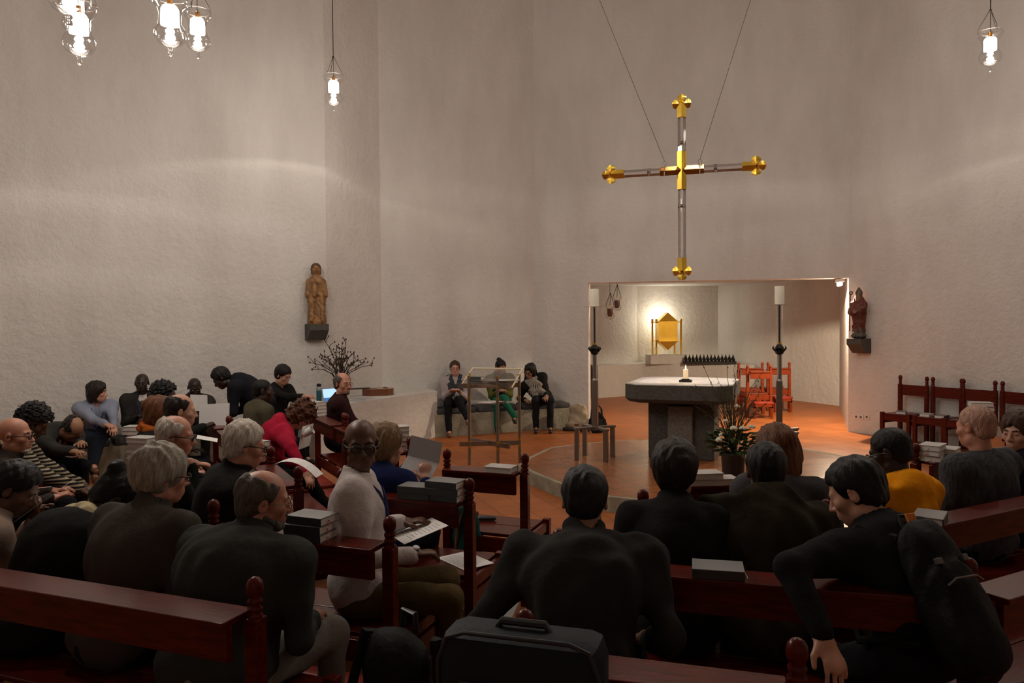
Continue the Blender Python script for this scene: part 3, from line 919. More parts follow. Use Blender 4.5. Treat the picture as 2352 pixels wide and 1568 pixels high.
for x, ang in ((-.205, -.375), (.215, .31)):
    MB().lathe([(.018, -.004), (.026, -.004), (.026, .004), (.018, .004)], 14, Matrix.Translation((x, 0, .095)) @ Matrix.Rotation(R(90), 4, 'X'), cap=False).tube([(x, -.03, -.06), (x, -.03, .07)], .008, 6).tube([(x, 0, .05), (x, 0, .075)], .008, 6).build('suspension_eye', M_STEEL, t, smooth=True)
    MB().tube([(x, 0, .12), (x + ang * (CEIL - cc_.z), 0, CEIL - cc_.z)], .003, 5).build('suspension_wire', M_CORD, t)
M_TUBE_ = mat('spot_lens', (1, 1, 1), .5, emit=((1, .9, .78), 8))
# ------------------------------------------------------------------ chapel furnishing
pp = U(1530, 842, .79)
dd_ = Q1 * .55 + Vector((U(1733, 912, 0).x, U(1733, 912, 0).y)) * .45
t0 = D(1530, 830, 19.25)
struct('trim_tabernacle_plinth', MB().box((-.46, -.26, .785), (.46, .3, 1.02), bev=.01), M_PLASTER, loc=(t0.x, t0.y, 0), rotz=R(4))
t = thing('tabernacle', 'golden tabernacle on slender gold columns, lit from behind', 'tabernacle', (t0.x, t0.y, 1.021), -3)
for x in (-.36, -.22, .25, .37):
    MB().tube([(x, -.05 if abs(x) > .3 else .12, 0), (x, -.05 if abs(x) > .3 else .12, .86)], .024, 10).ball((x, -.05 if abs(x) > .3 else .12, .87), .032, 8).build('gold_column', M_GOLD, t, smooth=True)
MB().box((-.40, -.06, .80), (.40, -.03, .83)).box((-.40, -.06, .33), (.40, -.03, .355)).build('gold_rail', M_GOLD, t)
bx = MB()
zc, w2 = .585, .235
f_ = [(-w2, -.22, zc - .25), (w2, -.22, zc - .25), (w2, -.22, zc + .25), (-w2, -.22, zc + .25)]
b_ = [(x, .16, z) for x, y, z in f_]
bx.add(f_ + b_, [[0, 1, 2, 3], [7, 6, 5, 4], [0, 4, 5, 1], [1, 5, 6, 2], [2, 6, 7, 3], [3, 7, 4, 0]])
bx.build('casket', M_GOLD, t)
for s, nm in ((1, 'roof_point'), (-1, 'lower_point')):
    z = zc + s * .25
    vs = [(-w2 - .01, -.23, z), (w2 + .01, -.23, z), (w2 + .01, .17, z), (-w2 - .01, .17, z), (0, -.2, z + s * .22), (0, .14, z + s * .22)]
    MB().add(vs, [[0, 1, 4], [1, 2, 5, 4], [2, 3, 5], [3, 0, 4, 5], [0, 3, 2, 1]]).build(nm, M_GOLD, t)
pl = bpy.data.lights.new('tabernacle_light', 'POINT'); pl.energy = 22; pl.color = (1, .95, .80); pl.shadow_soft_size = .05
plo = bpy.data.objects.new('tabernacle_light', pl); COL.objects.link(plo); plo.location = (t0.x + .02, t0.y + .36, 1.93)

# added, unseen spotlight that brightens the altar top
t = thing('added_spotlight', 'added unseen spotlight under the ceiling, brightening the altar top', 'lamp', (al.x + .1, al.y - .1, CEIL - .22))
MB().lathe([(.05, .0), (.07, .01), (.07, .16), (.03, .2)], 18).build('housing', M_IRON, t, smooth=True)
MB().tube([(0, 0, .19), (0, 0, .22)], .02, 8).build('stem', M_IRON, t)
MB().lathe([(.001, -.003), (.045, -.003), (.045, .002)], 18).build('lens', M_TUBE_, t)
l = bpy.data.lights.new('altar_spot', 'SPOT'); l.energy = 950; l.color = LAMP_COL; l.spot_size = R(14); l.spot_blend = .5; l.shadow_soft_size = .05
o = bpy.data.objects.new('altar_spot', l); COL.objects.link(o); o.location = (al.x + .1, al.y - .1, CEIL - .25)
# votive rack
v0 = D(1570, 832, 18.9); v1 = D(1690, 832, 18.7)
vd = (v1 - v0); vl = vd.to_2d().length
t = thing('votive_rack', 'black iron tray with rows of dark votive glasses on the chapel ledge', 'candle rack', ((v0.x + v1.x) / 2, (v0.y + v1.y) / 2, .79), 90 - math.degrees(math.atan2(vd.x, vd.y)) if False else -math.degrees(math.atan2(vd.y, vd.x)))
MB().box((-vl / 2, -.15, 0), (vl / 2, .15, .07), bev=.004).build('tray', M_IRON, t)
for r_ in range(2):
    for i in range(14):
        x = -vl / 2 + .06 + i * (vl - .12) / 13
        y = -.07 + r_ * .14; z = .07 + r_ * .03
        MB().lathe([(.034, z), (.04, z + .05), (.016, z + .08), (.006, z + .14)], 8, Matrix.Translation((x, y, 0))).build('votive_holder', M_IRON, t, smooth=True)

# chapel lanterns with red glasses
M_REDG = mat('red_glass', (.12, .012, .008), .2, coat=.5)
def lantern(p, lb):
    t = thing('sanctuary_lantern', lb, 'lantern', p, 0, 'hanging chapel lanterns')
    S = .85
    MB().lathe([(r * S, z * S) for r, z in SHADE], 20, cap=False).build('glass_shade', M_GLASS, t, smooth='all')
    MB().lathe([(.04, -.25), (.06, -.2), (.06, -.08), (.055, -.08)], 14).build('red_light_glass', M_REDG, t, smooth=True)
    h = MB()
    for k in range(3):
        a = k * 2.094 + .4
        h.tube([(.10 * math.cos(a), .10 * math.sin(a), -.01), (.01, 0, .26)], .006, 5)
    h.tube([(0, 0, .25), (0, 0, 2.78 - p.z)], .005, 5)
    h.build('wire_hanger', M_CORD, t)
lantern(D(1401, 700, 16.2), 'lower hanging lantern with a dark red glass in the chapel')
lantern(D(1417, 681, 16.6), 'upper hanging lantern with a dark red glass in the chapel')

# wall washer lamp at the right jamb, twin behind the left jamb
M_TUBE = mat('lamp_tube', (1, 1, 1), .5, emit=((1, .9, .74), 45))
def washer(p, az, lb, power, tgt, size=150):
    t = thing('spotlight', lb, 'lamp', p, az, 'chapel spotlights')
    MB().box((-.05, -.16, .035), (.05, .16, .09), bev=.008).build('housing', M_WHITE, t)
    MB().tube([(0, -.13, .0), (0, .13, .0)], .028, 12).build('lamp_tube', M_TUBE, t, smooth=True)
    l = bpy.data.lights.new('spot', 'SPOT'); l.energy = power; l.color = (1, .80, .56); l.spot_size = R(size); l.spot_blend = .12; l.shadow_soft_size = .03
    o = bpy.data.objects.new('spot', l); COL.objects.link(o)
    o.location = Vector(p) - Vector((0, 0, .06))
    d = (Vector(tgt) - o.location)
    o.rotation_euler = d.to_track_quat('-Z', 'Y').to_euler()
jr = C_ - (C_ - J_).normalized() * .10 + JN * .22
washer((jr.x, jr.y, 2.45), 15, 'bright chapel spotlight at the top of the jamb by the bishop statue', CHAPEL_W * 6.8, (jr.x + .05, jr.y + .1, 0), 161)
jl = J_ + (C_ - J_).normalized() * .16 + JN * .55
washer((jl.x, jl.y, 2.62), 15, 'chapel spotlight hidden behind the other jamb', CHAPEL_W * .6, (jl.x - .15, jl.y - .1, 0.0), 70)
# pale stones of the chapel walls are lit by a small ceiling lamp too

# ------------------------------------------------------------------ things on the ledge
M_VASE = mat('vase_glaze', (.05, .05, .045), .35, var=.2)
vp = D(783, 913, 11.02); vp.z = .75
t = thing('branch_vase', 'dark ribbed vase of bare budding branches on the plastered ledge', 'vase', vp)
MB().lathe([(.075, 0), (.085, .02), (.10, .2), (.115, .30), (.118, .31), (.105, .31), (.09, .25)], 24).build('vase', M_VASE, t, smooth=True)
rt = random.Random(5)
def clear_wall(q):
    for p_, n_w in ((E_, Vector((wl.y, -wl.x))), (E_, Vector(((A_ - E_).normalized().y, -(A_ - E_).normalized().x)))):
        s = (q.to_2d() - p_).dot(n_w)
        if s < .03: q = q + Vector((n_w.x, n_w.y, 0)) * (.03 - s)
    return q
M_BRANCH = mat('branch_bark', (.045, .028, .018), .85, var=.3)
for i in range(24):
    a = rt.uniform(0, 2 * math.pi); s = rt.uniform(.12, .42); h = rt.uniform(.2, .55)
    if i % 3 == 0: s = rt.uniform(.35, .5); h = rt.uniform(.05, .3)
    p0 = Vector((math.cos(a) * .02, math.sin(a) * .02, .2)); p1 = Vector((math.cos(a) * s * .3, math.sin(a) * s * .3, .33 + h * .4)); p2 = Vector((math.cos(a) * s, math.sin(a) * s, .33 + h))
    m = MB(); mid = p1.lerp(p2, .5) + Vector((rt.uniform(-.04, .04), rt.uniform(-.04, .04), rt.uniform(0, .05)))
    m.tube([p0, p1, mid, p2], [.008, .007, .0055, .003], 5)
    for b in range(4):
        q = [p1.lerp(mid, rt.random()), mid.lerp(p2, rt.random())][b % 2]
        e = q + Vector((rt.uniform(-.09, .09), rt.uniform(-.09, .09), rt.uniform(.02, .11)))
        m.tube([q, q.lerp(e, .5) + Vector((0, 0, .01)), e], [.005, .004, .002], 5); m.ball(e, (.009, .009, .017), 6)
    m.ball(p2, (.01, .01, .018), 6)
    m.v = [clear_wall(q + vp) - vp for q in m.v]
    m.build('branch', M_BRANCH, t)

# guitar lying on its back
gp = U(868, 908, .75); gp = D(868, 903, 11.75); gp.z = .75
t = thing('guitar', 'acoustic guitar lying on its back on the plastered ledge', 'guitar', gp, 242)
outl = []
for i in range(48):
    a = 2 * math.pi * i / 48
    y = math.cos(a); x = math.sin(a)
    wv = .19 - .035 * y - .045 * math.exp(-((y - .15) / .25) ** 2)
    outl.append((x * wv, y * .245))
bd = MB().prism(outl, .0, .10); bd.build('body_sides', mat('guitar_sides', (.16, .05, .018), .35, coat=.4), t)
MB().prism([(x * .98, y * .98) for x, y in outl], .101, .105).build('soundboard', mat('guitar_top', (.36, .20, .07), .35, coat=.3, var=.1), t)
MB().lathe([(.05, .1055), (.0, .1056)], 24, Matrix.Translation((0, .07, 0)), cap=False).build('sound_hole', M_BLACK, t)
MB().lathe([(.05, .1055), (.062, .1058), (.062, .106)], 24, Matrix.Translation((0, .07, 0)), cap=False).build('rosette', M_WOOD, t)
MB().box((-.026, .13, .105), (.026, .62, .125), bev=.004).build('neck', mat('guitar_neck', (.045, .025, .015), .4), t)
MB().box((-.035, .62, .095), (.035, .80, .115), Matrix.Identity(4), bev=.004).build('headstock', mat('guitar_neck', (.045, .025, .015), .4), t)
MB().box((-.08, -.14, .105), (.08, -.11, .116), bev=.003).build('bridge', mat('guitar_neck', (.045, .025, .015), .4), t)
# bottle, laptop, papers
bt = U(735, 921, .75); bt = D(733, 921, 10.75); bt.z = .75
t = thing('water_bottle', 'teal drinking bottle with a dark cap on the ledge', 'bottle', bt)
MB().lathe([(.036, 0), (.038, .01), (.038, .2), (.03, .22)], 18).build('bottle_body', mat('teal_metal', (.02, .10, .13), .35), t, smooth=True)
MB().lathe([(.037, .165), (.0385, .167), (.0385, .205), (.03, .222)], 18, cap=False).build('pale_band', mat('band_metal', (.35, .38, .38), .4), t, smooth=True)
MB().lathe([(.031, .22), (.032, .225), (.032, .255), (.02, .262)], 18).build('cap', M_BLACK, t, smooth=True)
lp_ = D(766, 921, 10.55); lp_.z = .75
t = thing('laptop', 'open laptop with a glowing blue screen beside the bottle', 'laptop', lp_, -38)
MB().box((-.15, -.21, 0), (.15, 0, .016), bev=.004).build('keyboard_base', mat('laptop_grey', (.25, .25, .26), .4, .6), t)
rmx = Matrix.Translation((0, 0, .016)) @ Matrix.Rotation(R(-18), 4, 'X')
sc_ = MB().box((-.15, -.003, 0), (.15, .006, .21), rmx).build('lid', mat('laptop_grey', (.25, .25, .26), .4, .6), t)
MB().box((-.135, -.0055, .07), (.135, -.0035, .195), rmx).build('screen', mat('screen_light', (.2, .4, .8), .4, emit=((.45, .68, 1.0), 1.0)), sc_)
MB().box((-.135, -.0058, .015), (.135, -.0036, .07), rmx).build('screen_window', mat('screen_dark', (.03, .1, .3), .4, emit=((.05, .2, .5), .6)), sc_)
sp_ = D(825, 921, 11.0); sp_.z = .752
for i, (px, d, lb, a) in enumerate([(818, 10.9, 'pale sheet of music lying on the ledge nearest the man in burgundy', 30), (836, 11.2, 'grey folder lying on the ledge beside the guitar neck', 50)]):
    q = D(px, 920, d); q.z = .752
    sheet('music_sheet' if i == 0 else 'folder', lb, q, a, sx=.3, sy=.22, m=M_PAPERG, cat='paper' if i == 0 else 'folder')

# ------------------------------------------------------------------ sockets on the right wall
for px, lb, n in ((1973, 'double white wall socket by the chapel jamb', 2), (1992, 'single white wall socket beside the double one', 1)):
    d = D(px, 957, 1.0).to_2d(); det = d.x * (-wt.y) - d.y * (-wt.x); kk = (C_.x * (-wt.y) - C_.y * (-wt.x)) / det
    q = d * kk
    t = thing('wall_socket', lb, 'socket', (q.x + wn.x * .002, q.y + wn.y * .002, D(px, 957, q.y).z), math.degrees(math.atan2(wn.x, wn.y)), 'white wall sockets')
    for k in range(n):
        x = (k - (n - 1) / 2) * .085
        MB().box((x - .04, 0, -.04), (x + .04, .012, .04), bev=.004).build('cover_plate', M_WHITE, t)
        MB().lathe([(.02, 0), (.02, .003)], 14, Matrix.Translation((x, .0125, 0)) @ Matrix.Rotation(R(-90), 4, 'X')).build('socket_well', mat('socket_dark', (.12, .11, .1), .6), t)

# ------------------------------------------------------------------ bags
def rounded_prism_bag(name, parts_m, lb, cat, loc, az): return thing(name, lb, cat, loc, az)
# dark suitcase standing on the kneeler of the nearest bench
qc, qw, qaz = RAILS['q1']
qf = Vector((math.sin(R(qaz)), math.cos(R(qaz)))); qr = Vector((qf.y, -qf.x))
sq = qc - qf * .225 - qr * (qw / 2 - .06)
t = thing('suitcase', 'dark blue soft suitcase standing in front of the man in the black coat', 'suitcase', (sq.x, sq.y, .319), qaz)
M_CASE = cloth('case_fabric', (.012, .016, .022), .6, .25)
MB().box((-.22, -.09, .0), (.22, .09, .72), bev=.05).build('shell', M_CASE, t, smooth=True)
MB().tube([(-.215, -.075, .08), (-.215, -.075, .64), (-.19, -.075, .705), (-.14, -.075, .722), (.14, -.075, .722), (.19, -.075, .705), (.215, -.075, .64), (.215, -.075, .08)], .006, 8).build('front_piping', mat('case_piping', (.012, .016, .021), .55), t, smooth=True)
MB().tube([(-.15, -.094, .60), (.15, -.094, .60)], .004, 6).tube([(-.15, -.094, .22), (.15, -.094, .22)], .004, 6).build('pocket_zip', mat('case_piping', (.012, .016, .021), .55), t, smooth=True)
MB().tube([(-.07, 0, .717), (-.06, 0, .735), (.06, 0, .735), (.07, 0, .717)], .011, 8).build('carry_handle', M_BLACK, t, smooth=True)

# ------------------------------------------------------------------ signed-distance modelling for figures
def V3(*a): return np.array(a, dtype=np.float64)
def nrm(v):
    v = np.asarray(v, float); return v / max(1e-9, np.linalg.norm(v))

def RC(a, b, ra, rb):
    a = np.asarray(a, float); b = np.asarray(b, float); ba = b - a; L2 = max(1e-9, float(ba @ ba))
    def fn(x, y, z):
        px = x - a[0]; py = y - a[1]; pz = z - a[2]
        t = np.clip((px * ba[0] + py * ba[1] + pz * ba[2]) / L2, 0, 1)
        return np.sqrt((px - t * ba[0]) ** 2 + (py - t * ba[1]) ** 2 + (pz - t * ba[2]) ** 2) - (ra + (rb - ra) * t)
    m = max(ra, rb)
    return fn, np.minimum(a, b) - m, np.maximum(a, b) + m

def EC(a, b, ra, rb, wide, ratio):
    """tapered capsule of elliptical section: radius along WIDE, radius*ratio across it"""
    a = np.asarray(a, float); b = np.asarray(b, float); ba = b - a; L2 = max(1e-9, float(ba @ ba))
    n = nrm(np.cross(ba, wide))
    def fn(x, y, z):
        px = x - a[0]; py = y - a[1]; pz = z - a[2]
        t = np.clip((px * ba[0] + py * ba[1] + pz * ba[2]) / L2, 0, 1)
        qx = px - t * ba[0]; qy = py - t * ba[1]; qz = pz - t * ba[2]
        e = qx * n[0] + qy * n[1] + qz * n[2]
        r = ra + (rb - ra) * t
        return (np.sqrt(np.maximum(qx * qx + qy * qy + qz * qz - e * e, 0) + (e / ratio) ** 2) - r) * (.4 + .6 * ratio)
    m = max(ra, rb)
    return fn, np.minimum(a, b) - m, np.maximum(a, b) + m

def EL(c, r, Rm=None):
    c = np.asarray(c, float); r = np.asarray(r, float)
    Rm = np.eye(3) if Rm is None else np.asarray(Rm, float)
    def fn(x, y, z):
        px = x - c[0]; py = y - c[1]; pz = z - c[2]
        u = (px * Rm[0, 0] + py * Rm[1, 0] + pz * Rm[2, 0]) / r[0]
        v = (px * Rm[0, 1] + py * Rm[1, 1] + pz * Rm[2, 1]) / r[1]
        q = (px * Rm[0, 2] + py * Rm[1, 2] + pz * Rm[2, 2]) / r[2]
        k0 = np.sqrt(u * u + v * v + q * q)
        k1 = np.sqrt((u / r[0]) ** 2 + (v / r[1]) ** 2 + (q / r[2]) ** 2)
        return k0 * (k0 - 1) / np.maximum(k1, 1e-6)
    e = np.sqrt((Rm ** 2) @ (r ** 2))
    return fn, c - e, c + e

def PL(n, o):
    """half space n.p < o"""
    n = nrm(n)
    def fn(x, y, z): return x * n[0] + y * n[1] + z * n[2] - o
    return fn, np.full(3, -9.), np.full(3, 9.)

def TOR(c, ax, Rr, r, H=0.0):
    c = np.asarray(c, float); ax = nrm(ax)
    def fn(x, y, z):
        px = x - c[0]; py = y - c[1]; pz = z - c[2]
        h = px * ax[0] + py * ax[1] + pz * ax[2]
        rho = np.sqrt(np.maximum(px * px + py * py + pz * pz - h * h, 0))
        return np.sqrt(np.maximum(np.abs(h) - H, 0) ** 2 + (rho - Rr) ** 2) - r
    m = Rr + r + H
    return fn, c - m, c + m

class SDF:
    def __init__(s): s.ops = []
    def add(s, prim, k=.02): s.ops.append((1, prim, k)); return s
    def sub(s, prim, k=.01): s.ops.append((-1, prim, k)); return s
    def ev(s, p):
        x, y, z = p
        f = 1e3
        for m, (fn, lo, hi), k in s.ops:
            d = float(fn(x, y, z))
            if m > 0:
                h = min(1, max(0, .5 + .5 * (d - f) / k)); f = d * (1 - h) + f * h - k * h * (1 - h)
            else:
                d = -d; h = min(1, max(0, .5 - .5 * (d - f) / k)); f = d * (1 - h) + f * h + k * h * (1 - h)
        return f
    def mesh(s, vox, noise=None):
        lo = np.min([p[1] - .5 * k for m, p, k in s.ops if m > 0], axis=0) - 3 * vox
        hi = np.max([p[2] + .5 * k for m, p, k in s.ops if m > 0], axis=0) + 3 * vox
        n = np.ceil((hi - lo) / vox).astype(int) + 1
        ax = [(lo[i] + vox * np.arange(n[i])).astype(np.float32) for i in range(3)]
        f = np.full(tuple(n), 1e3, np.float32)
        for m, (fn, pl, ph), k in s.ops:
            mg = (k if m > 0 else k) + 2.5 * vox
            i0 = np.clip(np.floor((pl - mg - lo) / vox).astype(int), 0, n - 1); i1 = np.clip(np.ceil((ph + mg - lo) / vox).astype(int) + 1, 1, n)
            sl = tuple(slice(i0[i], i1[i]) for i in range(3))
            x = ax[0][sl[0]][:, None, None]; y = ax[1][sl[1]][None, :, None]; z = ax[2][sl[2]][None, None, :]
            d = fn(x, y, z).astype(np.float32)
            g = f[sl]
            if m > 0:
                h = np.clip(.5 + .5 * (d - g) / k, 0, 1)
                f[sl] = d * (1 - h) + np.minimum(g, 1e2) * h - k * h * (1 - h)
            else:
                d = -d
                h = np.clip(.5 - .5 * (d - g) / k, 0, 1)
                f[sl] = d * (1 - h) + g * h + k * h * (1 - h)
        if noise:
            idx = np.nonzero(np.abs(f) < 3 * vox + noise[0] * 2)
            P = np.stack([ax[i][idx[i]] for i in range(3)], 1)
            f[idx] += wrinkle(P, *noise).astype(np.float32)
        return nets(f, lo, vox)

def wrinkle(P, amp, freq, seed=0, st=(1, 1, 1)):
    rg = np.random.RandomState(seed)
    P = P * np.array(st)
    w = P + .35 / freq * np.stack([np.sin(P[:, 1] * freq * .7 + 1 + seed), np.sin(P[:, 2] * freq * .8 + 2), np.sin(P[:, 0] * freq * .6 + 3)], 1)
    o = 0
    for i, a in enumerate((1, .85, .75, .65, .5, .4)):
        d = nrm(rg.normal(size=3)); o = o + a * np.sin(w @ d * freq * (1 + .43 * i) + rg.uniform(0, 6))
    return o * amp * .5

def nets(f, lo, vox):
    s = f < 0
    n = np.array(f.shape)
    c = np.zeros(tuple(n - 1), np.uint8)
    for dx in (0, 1):
        for dy in (0, 1):
            for dz in (0, 1):
                c += s[dx:n[0] - 1 + dx, dy:n[1] - 1 + dy, dz:n[2] - 1 + dz]
    I = np.nonzero((c > 0) & (c < 8))
    idm = np.full(tuple(n - 1), -1, np.int32)
    N = len(I[0]); idm[I] = np.arange(N)
    cor = [(a, b, d) for a in (0, 1) for b in (0, 1) for d in (0, 1)]
    val = [f[I[0] + a, I[1] + b, I[2] + d] for a, b, d in cor]
    acc = np.zeros((N, 3)); cnt = np.zeros(N)
    for i in range(8):
        for j in range(i + 1, 8):
            if sum(abs(cor[i][k] - cor[j][k]) for k in range(3)) != 1: continue
            a = val[i]; b = val[j]
            m = (a < 0) != (b < 0)
            t = a[m] / (a[m] - b[m])
            acc[m] += np.array(cor[i]) + t[:, None] * (np.array(cor[j]) - np.array(cor[i])); cnt[m] += 1
    v = lo + vox * (np.stack(I, 1) + acc / np.maximum(cnt, 1)[:, None])
    F = []
    for axis in range(3):
        a = [slice(None)] * 3; b = [slice(None)] * 3
        a[axis] = slice(0, -1); b[axis] = slice(1, None)
        s0 = s[tuple(a)]; s1 = s[tuple(b)]
        J = np.nonzero(s0 != s1)
        u = (axis + 1) % 3; w_ = (axis + 2) % 3
        ok = (J[u] > 0) & (J[w_] > 0) & (J[u] < n[u] - 1) & (J[w_] < n[w_] - 1)
        J = [q[ok] for q in J]
        def cid(du, dw):
            k = [J[0].copy(), J[1].copy(), J[2].copy()]; k[u] += du; k[w_] += dw
            return idm[k[0], k[1], k[2]]
        q = np.stack([cid(-1, -1), cid(0, -1), cid(0, 0), cid(-1, 0)], 1)
        fl = ~s0[tuple(J)]
        q[fl] = q[fl][:, ::-1]
        F.append(q)
    return v, np.concatenate(F)

def np_obj(name, v, fq, m, parent=None, matrix=None):
    me = bpy.data.meshes.new(name)
    me.vertices.add(len(v)); me.vertices.foreach_set('co', np.asarray(v, np.float32).ravel())
    me.loops.add(len(fq) * 4); me.loops.foreach_set('vertex_index', fq.astype(np.int32).ravel())
    me.polygons.add(len(fq)); me.polygons.foreach_set('loop_start', np.arange(0, len(fq) * 4, 4, dtype=np.int32))
    me.polygons.foreach_set('use_smooth', np.ones(len(fq), bool))
    me.update(calc_edges=True); me.validate()
    me.materials.append(m)
    o = bpy.data.objects.new(name, me); COL.objects.link(o)
    if parent: o.parent = parent
    if matrix is not None: o.matrix_local = matrix
    return o

# ------------------------------------------------------------------ people
SKIN = {'pale': (.55, .29, .20), 'ruddy': (.52, .24, .16), 'tan': (.34, .17, .10), 'brown': (.115, .052, .030), 'dark': (.045, .022, .014), 'deep': (.028, .014, .010)}
HAIRC = {'black': (.006, .005, .005), 'dark': (.018, .011, .008), 'brown': (.055, .028, .014), 'auburn': (.13, .045, .016), 'blond': (.19, .11, .05), 'grey': (.30, .27, .22), 'white': (.56, .50, .43), 'greydark': (.09, .075, .06), 'curly': (.085, .028, .010), 'stubble': (.40, .235, .17)}
def m_skin(k): return mat('skin_' + k, SKIN[k], .42, bump=(160, .12, .003), var=.10, vscale=18, spec=.4)
def m_hair(k): return mat('hair_' + k, HAIRC[k], .5, bump=(60, .7, .008), var=.38, vscale=42, stretch=(2.2, 2.2, .35), spec=.3)
M_EYEW = mat('eye_white', (.40, .36, .32), .3)
M_IRIS = mat('iris', (.012, .008, .006), .15)
M_FRAMEB = mat('black_frame', (.01, .01, .01), .3)
M_FRAMEM = mat('metal_frame', (.35, .3, .24), .3, 1.0)
M_LENS = glass_mat('lens', (.92, .92, .92), .015, .03, .08)
M_LANYARD = mat('blue_lanyard', (.012, .03, .16), .7)
M_BADGE = mat('badge', (.65, .65, .68), .5)
M_LIP = {k: mat('lips_' + k, tuple(c * a for c, a in zip(SKIN[k], (.85, .6, .62))), .4) for k in SKIN}

def rotm(ax, a):
    return np.array(Matrix.Rotation(a, 3, ax))

CHIN = V3(0, .078, -.098)
def head_prims(S, hp, hr, hs, Rh):
    """adds a head; hp maps head coordinates to body coordinates, hs scales"""
    E = lambda c, r, k: S.add(EL(hp(c), np.array(r) * hs, Rh), k * hs)
    E((0, -.018, .035), (.077, .098, .084), .01)
    E((0, .028, -.045), (.055, .062, .074), .035)
    E((0, .065, -.092), (.026, .022, .02), .03)
    S.add(RC(hp((-.042, .014, -.074)), hp((.042, .014, -.074)), .019 * hs, .019 * hs), .03 * hs)
    S.add(RC(hp((-.036, .074, .020)), hp((.036, .074, .020)), .013 * hs, .013 * hs), .02 * hs)
    for s in (-1, 1):
        E((s * .042, .058, -.022), (.024, .022, .02), .03)
        S.sub(EL(hp((s * .031, .098, .001)), np.array((.018, .017, .012)) * hs, Rh), .010 * hs)
        S.add(EL(hp((s * .031, .077, .001)), np.array((.0135, .0125, .012)) * hs, Rh), .004 * hs)
    S.add(RC(hp((0, .086, .010)), hp((0, .110, -.030)), .008 * hs, .0125 * hs), .012 * hs)
    for s in (-1, 1):
        E((s * .012, .097, -.034), (.009, .012, .008), .008)
    E((0, .075, -.062), (.03, .022, .022), .02)
    S.add(RC(hp((-.017, .092, -.0595)), hp((.017, .092, -.0595)), .0062 * hs, .0062 * hs), .006 * hs)
    S.add(RC(hp((-.014, .091, -.0725)), hp((.014, .091, -.0725)), .0072 * hs, .0072 * hs), .006 * hs)
    S.sub(RC(hp((-.022, .101, -.0655)), hp((.022, .101, -.0655)), .0032 * hs, .0032 * hs), .003 * hs)
    for s in (-1, 1):
        er = Rh @ rotm('Z', s * -.35)
        S.add(EL(hp((s * .080, -.012, -.004)), np.array((.009, .020, .033)) * hs, er), .008 * hs)
        S.sub(EL(hp((s * .092, -.006, .0)), np.array((.008, .011, .018)) * hs, er), .005 * hs)

